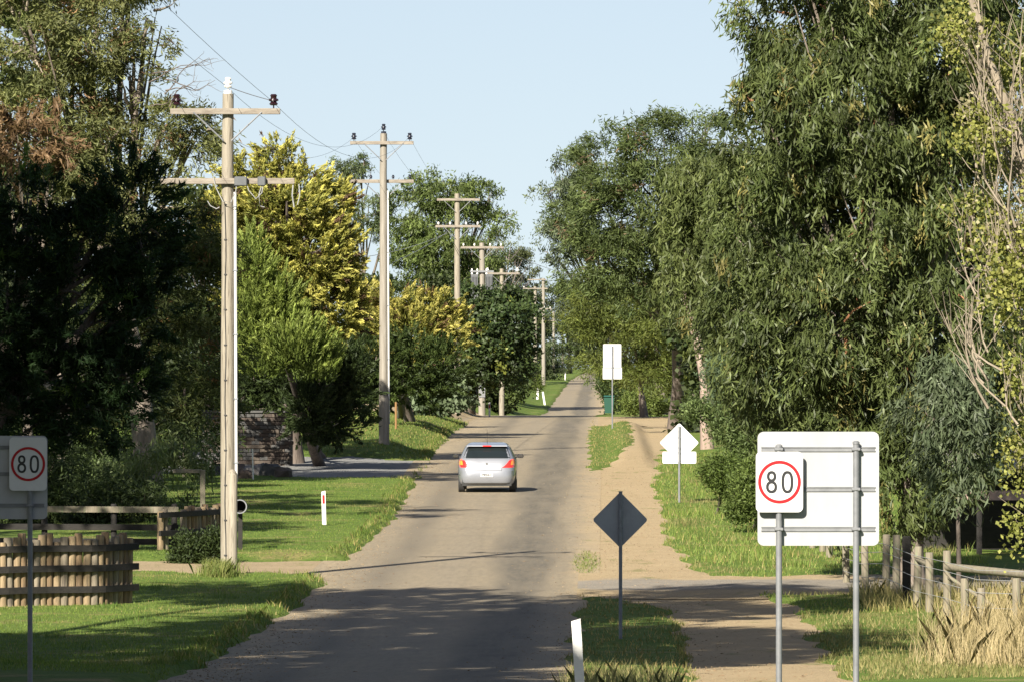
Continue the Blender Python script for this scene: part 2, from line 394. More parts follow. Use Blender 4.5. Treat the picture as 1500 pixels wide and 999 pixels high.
strip_x('dirt_driveway', -.3, 8.5, 161, 186, .024, PATH)
strip_x('side_lane', -27, -6.1, 164, 210, .016, DRIVE)

# ------------------------------------------------------------------ grass blades
def blades(name, u, d, h, w, tint, lean=.35, tri=False, zoff=-.01):
    n = len(u)
    x = u + .027 * d; z = gz(u, d) + zoff
    az = rng.uniform(0, 2 * PI, n); la = rng.uniform(0, 2 * PI, n); ll = h * lean * rng.uniform(.2, 1.4, n)
    dx, dy = np.cos(az) * w / 2, np.sin(az) * w / 2
    base = np.stack([x, K * d, z], 1)
    a_ = base + np.stack([dx, dy, 0 * x], 1); b_ = base - np.stack([dx, dy, 0 * x], 1)
    mid_ = base + np.stack([np.cos(la) * ll * .35, np.sin(la) * ll * .35, h * .6], 1)
    ma = mid_ + np.stack([dx, dy, 0 * x], 1) * .6; mb = mid_ - np.stack([dx, dy, 0 * x], 1) * .6
    tip = base + np.stack([np.cos(la) * ll, np.sin(la) * ll, h], 1)
    if tri:
        me = fast_mesh(name, np.stack([b_, a_, tip], 1).reshape(-1, 3), np.arange(n * 3), 3, tint=np.repeat(tint, 3, 0))
        return struct(put(name, me, GRASS), 'stuff')
    v = np.stack([b_, a_, ma, tip, mb], 1).reshape(-1, 3)
    idx = (np.arange(n)[:, None] * 5 + np.array([0, 1, 2, 3, 4])[None, :]).ravel()
    me = fast_mesh(name, v, idx, 5, tint=np.repeat(tint, 5, 0))
    return struct(put(name, me, GRASS), 'stuff')
def tint(n, a_, b_, var=.25, accent=None, pa=0.0):
    k = rng.random(n)[:, None]
    c_ = np.array(a_) * (1 - k) + np.array(b_) * k
    if accent is not None:
        s_ = rng.random(n) < pa; c_[s_] = np.array(accent)
    return c_ * (1 + var * (rng.random(n)[:, None] * 2 - 1))
def scatter(n, u0, u1_, d0, d1_, keep):
    u = rng.uniform(u0, u1_, n); d = d0 * (d1_ / d0) ** rng.random(n)
    k = keep(u, d); return u[k], d[k]
G1, G2, DRY = (.095, .15, .024), (.165, .215, .046), (.30, .24, .10)
dryf = lambda u, d: wob(.9 * u + 3, .5 * d) > .55
u, d = scatter(115000, -13.5, -5, 46, 112, lambda u, d: (paved(u, d) < .55))
tt = tint(len(u), G1, G2, .25, DRY, .03); q = (wob(.9 * u + 1, .42 * d) > .45) & (rng.random(len(u)) < .6); tt[q] = tint(q.sum(), (.17, .18, .05), (.27, .24, .09), .3)
q2 = wob(1.7 * u + 4, .9 * d + 2) < -.75; tt[q2] *= np.array([.62, .72, .7])
blades('lawn_grass', u, d, rng.uniform(.025, .065, len(u)) * (1 + 1.1 * q2), .016, tt, tri=True)
u, d = scatter(26000, -14, -5, 112, 165, lambda u, d: paved(u, d) < .5)
blades('bank_grass', u, d, rng.uniform(.04, .11, len(u)), .03, tint(len(u), (.08, .13, .025), (.17, .19, .05), .25, DRY, .15))
u, d = scatter(30000, -7.3, -4.6, 50, 170, lambda u, d: (paved(u, d) < .7) & (paved(u + .35, d) > .25))
blades('kerb_grass', u, d, rng.uniform(.05, .16, len(u)), .018, tint(len(u), G1, (.17, .19, .05), .3, DRY, .2), .6)
u, d = scatter(80000, 1.2, 9.5, 46, 125, lambda u, d: (paved(u, d) < .5) & (u < 8.5))
hh = np.where(d > 74, rng.uniform(.03, .12, len(u)) * (1 + 1.2 * (wob(1.1 * u, .8 * d) > .35)), rng.uniform(.03, .12, len(u)))
tt = tint(len(u), (.115, .165, .03), (.20, .25, .065), .25, DRY, .14); q = dryf(u, d) | (d < 64); tt[q] = tint(q.sum(), (.12, .14, .04), (.27, .23, .10), .3)
blades('verge_grass', u, d, hh, .024, tt, .5, tri=True)
u, d = scatter(11000, -.8, 1.6, 46, 175, lambda u, d: paved(u, d) < .6)
blades('median_grass', u, d, rng.uniform(.02, .10, len(u)), .02, tint(len(u), (.12, .14, .04), (.22, .20, .08), .3, (.36, .27, .12), .4), .6)
u = rng.normal(0, 1, 2500); d = rng.normal(0, 1, 2500); q = (u * u + d * d) < 2.6; u, d = u[q] * .19 - .40, d[q] * 1.9 + 76.6
def grass_patch():
    n = len(u); me_u = u; return blades('tuft_grass', me_u, d, rng.uniform(.09, .16, n), .022, tint(n, G1, G2, .3, DRY, .1), .6)
grass_patch()
# dry tall grass by the fence
u, d = scatter(26000, 4.2, 9.5, 50, 66, lambda u, d: (rng.random(len(u)) < np.clip((u - 4.5 - .12 * (d - 52)) / 1.6, 0, 1) ** 1.5) & (wob(2.3 * u, 1.7 * d) > -1.1) & (rng.random(len(u)) < np.clip((66.5 - d) / 6, 0, 1)))
blades('dry_grass', u, d, rng.uniform(.2, .85, len(u)) * (.8 + .3 * wob(1.5 * u, 1.1 * d)).clip(.35, 1.1), .011, tint(len(u), (.36, .28, .15), (.50, .41, .24), .28, (.17, .14, .06), .25), .55)
u, d = scatter(5000, 4.9, 9.5, 64, 70, lambda u, d: paved(u, d) < .3)
blades('fence_grass', u, d, rng.uniform(.1, .4, len(u)), .014, tint(len(u), (.36, .29, .13), (.20, .20, .07), .25), .5)
u = rng.uniform(-.55, .9, 1500); d = rng.uniform(38.5, 43.5, 1500)
blades('roadside_grass', u, d, rng.uniform(.10, .42, 1500), .01, tint(1500, (.14, .17, .05), (.40, .33, .17), .3), .5)
u = rng.normal(-6.1 - .027 * 72 + .0, .20, 900); d = rng.normal(71.6, .22, 900)
blades('pole_grass', u, d, rng.uniform(.15, .42, 900), .016, tint(900, (.10, .15, .03), (.25, .25, .09), .3), .6)

# loose stones, bark and leaf litter on the shoulders and paths
def litter(name, u, d, size, cols, flat, m):
    n = len(u); o8 = np.array([(1, 0, 0), (0, 1, 0), (-1, 0, 0), (0, -1, 0), (0, 0, 1), (0, 0, -1)], float)
    sc = size[:, None, None] * rng.uniform(.6, 1.3, (n, 6, 1)) * np.array([1, 1, flat])
    a_ = rng.uniform(0, 2 * PI, n); ca_, sa_ = np.cos(a_)[:, None], np.sin(a_)[:, None]
    q = o8[None] * sc; v = np.stack([q[..., 0] * ca_ * 1.4 - q[..., 1] * sa_, q[..., 0] * sa_ * 1.4 + q[..., 1] * ca_, q[..., 2]], -1)
    v += np.stack([u + .027 * d, K * d, sheet_z(u, d) + .028], 1)[:, None, :]
    f8 = np.array([(0, 1, 4), (1, 2, 4), (2, 3, 4), (3, 0, 4), (1, 0, 5), (2, 1, 5), (3, 2, 5), (0, 3, 5)])
    idx = (np.arange(n)[:, None, None] * 6 + f8[None]).ravel()
    return struct(put(name, fast_mesh(name, v.reshape(-1, 3), idx, 3, tint=np.repeat(cols, 6, 0)), m), 'stuff')
STONY = foliage_mat('loose_stone', .9, .2, 0)
n = 6000; d = 46 * (120 / 46) ** rng.random(n); u = np.where(rng.random(n) < .7, rng.normal(.4, .9, n), rng.normal(-5.6, .35, n)); q = paved(u, d) > .7; u, d = u[q], d[q]
litter('loose_stones', u, d, rng.uniform(.006, .017, len(u)), tint(len(u), (.16, .115, .07), (.34, .26, .16), .3), .6, STONY)
n = 1600; d = 46 * (125 / 46) ** rng.random(n); u = np.where(rng.random(n) < .6, rng.normal(1.4, 1.3, n), rng.normal(-5.2, .7, n)); q = paved(u, d) > .5; u, d = u[q], d[q]
litter('leaf_litter', u, d, rng.uniform(.012, .034, len(u)), tint(len(u), (.12, .065, .03), (.30, .19, .10), .35), .12, STONY)

# ------------------------------------------------------------------ trees
def leaf_quads(cen, ax, L, Wd, nrm_bias=None):
    n = len(cen)
    r = rng.normal(size=(n, 3))
    if nrm_bias is not None: r = r + nrm_bias
    s = np.cross(ax, r); s /= np.linalg.norm(s, axis=1)[:, None] + 1e-9
    nn = np.cross(ax, s)
    Lh = L[:, None] / 2; Wh = Wd[:, None] / 2
    b0 = cen - ax * Lh; t0 = cen + ax * Lh - nn * Lh * .25
    l0 = cen + s * Wh + nn * Lh * .12; r0 = cen - s * Wh + nn * Lh * .12
    return np.stack([b0, l0, t0, r0], 1)

KINDS = {
    # L, W, K, spray radius, droop, outward, random, up, elong
    'gum':     dict(L=.235, W=.043, K=40, sr=(.20, .20, .30), br=.62, droop=1.1, outw=.35, rnd=.55),
    'gumfar':  dict(L=.32, W=.085, K=26, sr=(.36, .36, .30), br=.95, droop=.7, outw=.3, rnd=.8),
    'fine':    dict(L=.24, W=.045, K=40, sr=(.32, .32, .26), br=.75, droop=.35, outw=.7, rnd=.7),
    'frond':   dict(L=.17, W=.040, K=46, sr=(.13, .13, .10), droop=-.28, outw=1.0, rnd=.46, along=.50),
    'frondup': dict(L=.18, W=.032, K=48, sr=(.11, .11, .10), droop=-1.0, outw=.75, rnd=.34, along=.60),
    'needle':  dict(L=.16, W=.024, K=70, sr=(.12, .12, .12), droop=-.15, outw=1.0, rnd=.75, along=.34),
    'broad':   dict(L=.17, W=.11, K=30, sr=(.26, .26, .22), br=.55, droop=.35, outw=.4, rnd=.9),
    'round':   dict(L=.085, W=.070, K=14, sr=(.22, .22, .28), droop=.1, outw=.2, rnd=1.0),
    'shrub':   dict(L=.10, W=.035, K=36, sr=(.18, .18, .18), droop=-.2, outw=.6, rnd=.8),
}
def crown_mesh(name, lumps, nleaf, kind, ca, cb, base, accent=None, pa=0., scale=1.0, gaps=.35, seed=0, tip=None, core=.45, var=.25, back=.45):
    """lumps: world (centre, radii) pairs. leaf sprays spread through each lump's outer volume"""
    g = np.random.default_rng(seed); k = KINDS[kind]
    cen = np.array([l[0] for l in lumps]); rad = np.array([l[1] for l in lumps])
    K = k['K']; ns = max(4, int(nleaf / K))
    area = (rad[:, 0] * rad[:, 2]) ** 1.0; w = area / area.sum()
    pos, outd = [], []
    tries = 0; got = 0
    while got < ns and tries < 12:
        tries += 1
        m = int(ns * 2.5)
        li = g.choice(len(lumps), m, p=w)
        dr_ = g.normal(size=(m, 3)); dr_ /= np.linalg.norm(dr_, axis=1)[:, None]
        keep = (dr_[:, 1] < .25) | (g.random(m) < back)
        # lumpy shell: bumps that differ per lump
        ph = li * 1.93
        bmp = np.sin(dr_[:, 0] * 5.1 + ph) * np.sin(dr_[:, 2] * 4.7 + 2 * ph) + .6 * np.sin(dr_[:, 1] * 9 + ph) * np.sin(dr_[:, 2] * 10.5 - ph + dr_[:, 0] * 8)
        rr = (core + (1 - core) * g.random(m) ** .45) * (1 + .16 * bmp)
        keep &= (bmp > -1.2 + gaps * 2 * g.random(m))
        p_ = cen[li] + dr_ * rr[:, None] * rad[li]
        # inside another lump: drop
        for j in range(len(lumps)):
            q = (((p_ - cen[j]) / rad[j]) ** 2).sum(1)
            keep &= ~((q < .38) & (li != j))
        pos.append(p_[keep]); outd.append(dr_[keep]); got += keep.sum()
    pos = np.concatenate(pos)[:ns]; outd = np.concatenate(outd)[:ns]; ns = len(pos)
    btint = np.ones((ns, 1))
    if 'br' in k:                                   # gather the sprays into boughs
        nb_ = max(4, ns // 7); bi = g.integers(0, nb_, ns); bt = g.normal(1, .16, nb_).clip(.65, 1.4)
        bsz = g.uniform(.55, 1.35, nb_) * k['br'] * scale
        hd = g.normal(size=(ns, 3)) + .9 * outd[bi] + np.array([0, 0, .55]); hd /= np.linalg.norm(hd, axis=1)[:, None]
        flat = np.array([1.15, 1.15, .72])
        pos = pos[bi] + hd * flat * (bsz[bi] * g.uniform(.55, 1.05, ns))[:, None]
        outd = .5 * outd[bi] + .7 * hd; outd /= np.linalg.norm(outd, axis=1)[:, None]; btint = bt[bi][:, None]
    out = outd * np.array([1, 1, .8]); out[:, 2] += .15
    N = ns * K
    ax0 = k['outw'] * out + np.array([0, 0, -k['droop']]) + g.normal(size=(ns, 3)) * .18
    ax0 /= np.linalg.norm(ax0, axis=1)[:, None]
    off = g.normal(size=(ns, K, 3)) * np.array(k['sr']) * .6 * scale * g.uniform(.6, 1.3, (ns, 1, 1))
    tpos = g.random((ns, K))
    if 'along' in k:
        off = off * (1.15 - tpos[..., None]) + ax0[:, None, :] * (tpos[..., None] * k['along'] * scale * g.uniform(.6, 1.35, (ns, 1, 1)))
    c_ = (pos[:, None, :] + off).reshape(-1, 3)
    ax = ax0[:, None, :] + g.normal(size=(ns, K, 3)) * k['rnd']
    ax /= np.linalg.norm(ax, axis=2)[..., None]
    L = k['L'] * scale * g.uniform(.6, 1.25, N); Wd = k['W'] * scale * g.uniform(.7, 1.25, N)
    nb = np.repeat(out, K, 0) * .9
    v = leaf_quads(c_, ax.reshape(-1, 3), L, Wd, nb) - np.array(base)
    kk = np.clip(g.random((ns, 1)) * .7 + g.random((ns, K)) * .3 if tip is None else .15 * g.random((ns, K)) + .85 * tpos ** 1.2 * g.uniform(.4, 1.2, (ns, 1)), 0, 1)
    col = np.array(ca) * (1 - kk[..., None]) + np.array(cb) * kk[..., None]
    if accent is not None:
        s_ = g.random(ns) < pa; col[s_] = np.array(accent) * g.uniform(.7, 1.2, (s_.sum(), K, 1))
    col = col * (1 + var * (g.random((ns, K, 1)) * 2 - 1)) * (1 + .12 * g.normal(size=(ns, 1, 1))).clip(.6, 1.5) * btint[:, :, None]
    me = fast_mesh(name, v.reshape(-1, 3), np.arange(N * 4), 4, tint=np.repeat(col.reshape(-1, 3), 4, 0).clip(.004, .8))
    return me, pos, outd

def wiggle(a_, b_, n, amp, g):
    t_ = np.linspace(0, 1, n)[:, None]; p_ = np.array(a_) * (1 - t_) + np.array(b_) * t_
    nz = g.normal(size=(n, 3)) * amp; nz[0] = 0; nz[-1] = 0
    return p_ + np.cumsum(nz, 0) * np.sin(t_ * PI) * .7

def tree(name, label, cat, foot, lumps_px, dist, nleaf, kind, ca, cb, bark=BARK, r0=.22, group=None, mat=None, fork=.35, twigs=40, twig_mat=None, seed=0, depth=1.0, trunk_px=None, limbs=True, **kw):
    """foot = (px, dist) or world xyz; lumps_px rows are (px, py, half width px, half height px[, depth offset m])"""
    g = np.random.default_rng(seed + 100)
    if len(foot) == 2:
        x = (foot[0] - 750) * foot[1] / F; base = np.array([x, K * foot[1], ground_z(x, foot[1]) - .05])
    else: base = np.array(foot, float)
    lumps = []
    for i, l in enumerate(lumps_px):
        dd = l[4] if len(l) > 4 else 0
        dd += g.uniform(-.4, .4) * l[2] * dist / F
        dz = dist + dd / K
        ry = .5 * (l[2] + l[3]) * dist / F * depth
        lumps.append((P(l[0], l[1], dz), np.array([l[2] * dist / F, ry, l[3] * dist / F])))
    root = thing(name, label, cat, base, 0, group, True)
    me, pos, outd = crown_mesh('crown', lumps, nleaf, kind, ca, cb, base, seed=seed, **kw)
    cr = put('crown', me, mat or (LEAF if kind.startswith('gum') else SOFT), root)
    mb = MB()
    cs = np.array([l[0] for l in lumps]); top = cs[np.argmax(cs[:, 2])]
    mean = cs.mean(0)
    fk = base * (1 - fork) + (mean * .5 + top * .5) * fork; fk[2] = base[2] + (mean[2] - base[2]) * fork * 1.2
    if trunk_px is not None:
        pts = np.array([P(a_, b_, base[1] / K) for a_, b_ in trunk_px]); pts[0] = base
        fk = pts[-1]
    else: pts = wiggle(base, fk, 6, r0 * .25, g)
    nt_ = len(pts); rr = np.linspace(r0 * 1.15, r0 * .72, nt_); rr[0] = r0 * 1.45
    mb.tube(pts - base, rr, 9)
    part('trunk', mb, bark, root, True)
    if limbs:
        bm_ = MB()
        for c_, r_ in lumps:
            pl = wiggle(fk, c_ + r_ * np.array([0, 0, .35]), 7, r0 * .35, g)
            bm_.tube(pl - base, np.linspace(r0 * .55, r0 * .12, 7), 6)
            for _ in range(4):
                dv = g.normal(size=3); dv[2] = abs(dv[2]) * .6; dv /= np.linalg.norm(dv)
                q0 = pl[g.integers(2, 6)]
                bm_.tube(wiggle(q0, c_ + dv * r_ * .85, 5, r0 * .2, g) - base, np.linspace(r0 * .22, r0 * .05, 5), 5)
        part('limb', bm_, bark, root, True)
    if twigs:
        tw = MB(); sel = g.choice(len(pos), min(twigs, len(pos)), replace=False)
        for i in sel:
            j = np.argmin((((cs - pos[i]) / 1) ** 2).sum(1))
            q0 = cs[j] * .45 + pos[i] * .55 + g.normal(size=3) * .2
            q1 = pos[i] + outd[i] * .1
            tw.tube(wiggle(q0, q1, 5, .05, g) - base, np.linspace(r0 * .11 + .008, .006, 5), 4)
        o_ = part('twigs', tw, twig_mat or bark, root, True); o_['kind'] = 'stuff'
    return root

GUMA, GUMB = (.042, .060, .017), (.105, .128, .042)
# right-hand side
tree('gum_tree', 'huge dense gum with long drooping leaves behind the large white sign at right', 'tree', (1335, 71),
     [(1190, 40, 80, 115), (1265, 300, 70, 80, 1.5), (1290, -20, 130, 120), (1400, 60, 90, 130), (1160, 200, 75, 95, -.5), (1260, 170, 110, 100, -.8), (1370, 230, 85, 110, .3), (1150, 340, 95, 95, .2), (1270, 330, 100, 95, -.9), (1390, 400, 85, 110, .2),
      (1130, 470, 80, 90, .2), (1230, 480, 95, 95, -.4), (1340, 520, 100, 100, -.2), (1150, 570, 75, 75, .4), (1250, 620, 90, 80, 0), (1370, 650, 90, 90, .4), (1290, 720, 80, 70, .3), (1420, 560, 55, 100, 1.2), (1240, -140, 90, 90, 1), (1400, -150, 100, 110, 1)],
     71, 165000, 'gum', GUMA, GUMB, BARK, .24, seed=1, twigs=90, twig_mat=TWIG_RED, accent=(.20, .18, .06), pa=.05, gaps=.3)
tree('gum_tree', 'gum tree with pinkish forked leaning trunk right of the tan path', 'tree', (1036, 128),
     [(1030, 380, 50, 60), (1075, 400, 55, 70), (1010, 300, 40, 45), (1060, 300, 45, 60), (1090, 480, 40, 60), (1002, 425, 32, 38)],
     112, 36000, 'gum', (.048, .066, .018), (.115, .135, .044), BARK_PINK, .19, seed=2, twigs=20, scale=1.25, trunk_px=[(1036, 615), (1033, 560), (1024, 510), (1012, 462), (1004, 430), (1000, 400)])
o = MB(); 
tree('wattle_tree', 'tall olive green fine leaved tree with rounded dense crown overhanging the path', 'tree', (990, 158),
     [(908, 255, 62, 55), (960, 240, 70, 62), (1030, 215, 58, 62, 1), (888, 325, 52, 52), (950, 320, 80, 65, -1), (1025, 310, 60, 80), (880, 380, 50, 40), (940, 395, 65, 50), (1000, 400, 50, 50)],
     155, 58000, 'fine', (.045, .068, .022), (.095, .12, .038), BARK_DARK, .3, seed=3, twigs=16, scale=1.25, gaps=.4, accent=(.17, .12, .07), pa=.03)
tree('gum_tree', 'tall thin gum tree with grey green hanging clumps against the sky gap', 'tree', (918, 196),
     [(818, 266, 18, 22), (842, 256, 24, 22), (854, 226, 10, 10), (804, 285, 6, 16), (818, 345, 14, 16), (834, 372, 20, 22), (810, 372, 8, 10), (850, 310, 20, 26)],
     186, 14000, 'gumfar', (.06, .085, .045), (.13, .155, .085), BARK, .2, seed=4, twigs=24, scale=.8, gaps=.8, core=.2)
tree('wattle_tree', 'bright olive bushy tree beside the road behind the two plate white sign', 'tree', (944, 182),
     [(872, 450, 34, 42), (915, 440, 45, 45), (960, 470, 40, 45, -1), (900, 510, 45, 45), (945, 535, 42, 40, -1), (985, 520, 35, 50), (866, 492, 22, 34), (1000, 570, 30, 30)],
     178, 40000, 'fine', (.06, .085, .018), (.135, .155, .035), BARK, .18, seed=5, twigs=10, scale=1.15, gaps=.5, trunk_px=[(944, 603), (940, 580), (938, 560)])
tree('gum_tree', 'gum tree with leaning grey trunk deep in shade at the end of the tan path', 'tree', (975, 196),
     [(1000, 470, 45, 50), (1040, 480, 40, 60), (975, 440, 35, 40), (1050, 540, 40, 40)], 198, 16000, 'gumfar', (.03, .048, .016), (.06, .08, .028), BARK, .25, seed=6, twigs=0, trunk_px=[(975, 603), (968, 575), (960, 545)])
tree('roadside_tree', 'low drooping tree hanging over the far right edge of the road', 'tree', (893, 330),
     [(878, 515, 16, 24), (899, 548, 13, 24), (852, 492, 18, 22), (905, 510, 25, 35), (846, 455, 18, 28), (872, 460, 24, 32), (868, 540, 6, 12)], 325, 17000, 'gumfar', (.045, .07, .02), (.11, .135, .045), BARK, .25, seed=7, twigs=8, scale=1.1)
# shrubs on the right
def bush(name, label, foot, lumps, dist, n, ca, cb, kind='shrub', seed=0, group=None, cat='shrub', **kw):
    return tree(name, label, cat, foot, lumps, dist, n, kind, ca, cb, BARK_DARK, .05, group, twigs=kw.pop('twigs', 6), limbs=False, fork=.5, seed=seed, **kw)
bush('blue_green_shrub', 'feathery blue green shrub under the forked trunk gum', (1070, 108), [(1075, 560, 42, 45), (1055, 600, 30, 25), (1110, 580, 35, 45)], 106, 15000, (.06, .09, .05), (.12, .165, .09), seed=11, scale=1.3)
bush('roadside_shrub', 'dark green rounded shrub right of the white diamond sign', (1050, 91), [(1058, 692, 28, 24), (1080, 705, 30, 26)], 90, 11000, (.05, .08, .018), (.11, .15, .035), seed=12, scale=1.05)
bush('roadside_shrub', 'green shrub half hidden behind the left edge of the big sign', (1105, 86), [(1100, 715, 28, 36), (1085, 745, 20, 18), (1120, 690, 28, 30)], 85, 10000, (.055, .085, .02), (.12, .16, .04), seed=13, scale=1.05)
bush('roadside_shrub', 'green scrub on the bank under the big gum branches', (1100, 100), [(1070, 620, 34, 30), (1110, 645, 40, 34), (1020, 600, 18, 16)], 99, 12000, (.055, .085, .025), (.13, .17, .06), seed=14, scale=1.2)
bush('roadside_shrub', 'small bright green shrub beside trunks at path end', (955, 186), [(958, 590, 20, 16), (925, 590, 16, 14)], 184, 4500, (.07, .10, .02), (.15, .19, .05), seed=15, scale=1.9)
bush('roadside_shrub', 'dark shrub behind the green wheelie bin', (905, 196), [(912, 580, 22, 26), (890, 560, 14, 22)], 195, 6000, (.03, .05, .015), (.07, .10, .03), seed=16, scale=2)
bush('gum_sapling', 'grey green drooping gum sapling in front of the big gum near the fence', (1405, 67), [(1402, 585, 34, 34), (1374, 625, 28, 30), (1426, 640, 26, 36), (1396, 676, 30, 34), (1420, 720, 22, 30)], 67, 6000, (.05, .07, .035), (.11, .135, .075), kind='gum', seed=17, gaps=.7, core=.1, twigs=14)
# half bare poplar at the right edge
g = np.random.default_rng(55)
lp = [(1450, 330, 55, 60), (1480, 240, 45, 60), (1440, 190, 40, 50), (1475, 420, 40, 60), (1490, 560, 35, 60), (1495, 680, 28, 60), (1420, 60, 50, 50), (1470, 120, 45, 60), (1520, 360, 40, 120), (1490, 760, 22, 40), (1400, 40, 30, 25)]
x = (1560 - 750) * 58 / F; pb = np.array([x, K * 58, ground_z(x, 58) - .05])
pop = thing('poplar_tree', 'half bare poplar with pale upright branches and sparse yellow green leaves at the right edge', 'tree', pb, 0, None, True)
lumps = [(P(a_, b_, 58 + g.uniform(-.5, .5)), np.array([c_ * 58 / F, .6, e_ * 58 / F])) for a_, b_, c_, e_ in lp]
me, pos, outd = crown_mesh('crown', lumps, 8000, 'round', (.14, .165, .035), (.26, .25, .07), pb, accent=(.32, .29, .17), pa=.10, seed=21, core=.1, gaps=.2)
put('crown', me, SOFT, pop)
mb = MB(); tp = np.array([pb, P(1552, 700, 58), P(1535, 500, 58), P(1520, 330, 58), P(1492, 200, 58), P(1450, 90, 58), P(1405, -60, 58)])
mb.tube(tp - pb, np.linspace(.14, .05, 7), 8); part('trunk', mb, TWIG_PALE, pop, True)
mb = MB()
for i in range(95):
    k = g.integers(0, 6); t_ = g.random(); q0 = tp[k] * (1 - t_) + tp[k + 1] * t_
    if i < 45: q0 = P(g.uniform(1440, 1530), g.uniform(180, 640), 58 + g.uniform(-.6, .6))
    q1 = q0 + np.array([g.normal(-.25, .35), g.normal(0, .3), g.uniform(.7, 2.2)])
    md = (q0 + q1) / 2 + np.array([-.12, 0, -.15])
    pl = wiggle(q0, q1, 6, .03, g); pl += (np.sin(np.linspace(0, PI, 6))[:, None]) * np.array([-.14, 0, -.12])
    mb.tube(pl - pb, np.linspace(g.uniform(.012, .03), .005, 6), 5)
    for _ in range(5):
        q2 = pl[g.integers(1, 5)]; mb.tube(wiggle(q2, q2 + np.array([g.normal(-.1, .22), g.normal(0, .2), g.uniform(.3, .9)]), 4, .02, g) - pb, np.linspace(.009, .003, 4), 4)
part('branches', mb, TWIG_PALE, pop, True)['kind'] = 'stuff'

# left-hand side
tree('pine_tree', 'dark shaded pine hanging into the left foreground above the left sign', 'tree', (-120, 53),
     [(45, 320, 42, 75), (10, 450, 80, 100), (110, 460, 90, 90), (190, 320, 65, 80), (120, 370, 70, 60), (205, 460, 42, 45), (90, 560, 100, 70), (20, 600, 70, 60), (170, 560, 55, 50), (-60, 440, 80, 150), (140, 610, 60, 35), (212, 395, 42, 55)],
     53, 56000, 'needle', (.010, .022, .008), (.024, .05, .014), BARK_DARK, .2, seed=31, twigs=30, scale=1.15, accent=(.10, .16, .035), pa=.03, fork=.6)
l2 = tree('gum_tree', 'large loose gum with grey branches at upper left behind the nearest pole', 'tree', (216, 101),
     [(40, 60, 90, 80), (140, 70, 80, 75), (215, 40, 48, 38), (190, 130, 55, 50), (240, 195, 55, 42), (60, 180, 90, 80), (150, 215, 70, 55), (200, 300, 80, 50), (110, 300, 80, 60), (285, 215, 18, 20), (50, -40, 120, 60), (180, -30, 70, 40)],
     100, 56000, 'fine', (.078, .092, .033), (.18, .19, .07), BARK, .36, seed=32, twigs=110, twig_mat=TWIG_PALE, gaps=.9, core=.25, accent=(.20, .12, .06), pa=.07, trunk_px=[(216, 715), (213, 660), (206, 590), (196, 520), (180, 440)], scale=1.0)
g = np.random.default_rng(77); mb = MB(); b2 = np.array(l2.location)
for i in range(7):
    a0 = P(g.uniform(215, 250), g.uniform(100, 160), 99); a1 = P(g.uniform(270, 335), g.uniform(72, 150), 99)
    pl = wiggle(a0, a1, 8, .10, g); pl[:, 2] += np.sin(np.linspace(0, PI, 8)) * g.uniform(-.1, .35); mb.tube(pl - b2, np.linspace(.020, .005, 8), 4)
    for _ in range(4): q2 = pl[g.integers(3, 8)]; e2_ = q2 + np.array([g.uniform(.1, .6), g.normal(0, .2), g.uniform(-.45, .3)]); mb.tube(wiggle(q2, e2_, 5, .05, g) - b2, np.linspace(.007, .003, 5), 4)
part('bare_branches', mb, BARK_DARK, l2, True)['kind'] = 'stuff'
tree('dying_pine', 'orange brown dying pine top behind the dark pine at far left', 'tree', (40, 90), [(25, 208, 40, 26), (78, 198, 24, 20), (10, 245, 40, 20)], 90, 3600, 'needle', (.10, .06, .03), (.20, .13, .07), BARK, .15, seed=71, twigs=12, scale=2.2)
bush('gum_regrowth', 'shaded understorey foliage below the upper left gum beside the nearest pole', (270, 106), [(270, 420, 70, 70), (290, 510, 55, 60), (220, 400, 60, 60), (250, 560, 60, 50), (150, 560, 80, 60), (300, 330, 40, 50), (300, 600, 30, 40), (150, 470, 80, 60)],
     106, 30000, (.035, .05, .014), (.085, .10, .03), 'fine', seed=33, cat='tree', accent=(.16, .09, .04), pa=.05, twigs=30)
GOLD, GOLDT, CYG, CYT = (.075, .095, .016), (.56, .51, .13), (.075, .11, .02), (.25, .30, .07)
tree('golden_cypress', 'tall golden cypress with yellow feathery tips between the two nearest poles', 'tree', (430, 119),
     [(408, 240, 20, 32), (388, 272, 34, 28), (440, 275, 32, 30), (365, 300, 42, 34), (420, 310, 55, 40, -1), (470, 305, 38, 38), (380, 360, 55, 45), (445, 370, 65, 50, -1), (490, 370, 32, 45), (400, 430, 70, 60), (465, 440, 58, 60), (495, 450, 30, 50), (350, 255, 20, 18), (330, 330, 30, 40)],
     118, 82000, 'frond', GOLD, GOLDT, BARK_DARK, .3, seed=34, twigs=0, tip=True, scale=1.25, accent=(.10, .062, .038), pa=.11, fork=.6, gaps=.35, core=.5)
tree('green_cypress', 'bright green cypress with upswept sprays in front of the golden cypress', 'tree', (470, 117),
     [(370, 376, 11, 24), (373, 410, 20, 28), (386, 442, 30, 30), (402, 476, 40, 30), (428, 510, 46, 28), (368, 480, 22, 40), (458, 534, 36, 24), (385, 530, 30, 24), (410, 440, 20, 26)],
     112, 42000, 'frondup', CYG, CYT, BARK_DARK, .16, seed=35, twigs=0, tip=True, scale=1.2, fork=.6, gaps=.3, core=.5)
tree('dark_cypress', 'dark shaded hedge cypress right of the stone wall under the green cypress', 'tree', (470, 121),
     [(360, 550, 36, 28), (415, 556, 46, 30), (475, 562, 44, 36), (515, 560, 24, 44), (452, 606, 24, 30, -2), (480, 618, 26, 26, -1), (505, 622, 30, 22, 12)], 115.5, 26000, 'frond', (.018, .03, .010), (.045, .065, .018), BARK_DARK, .16, seed=36, twigs=10, scale=1.3, gaps=.3)
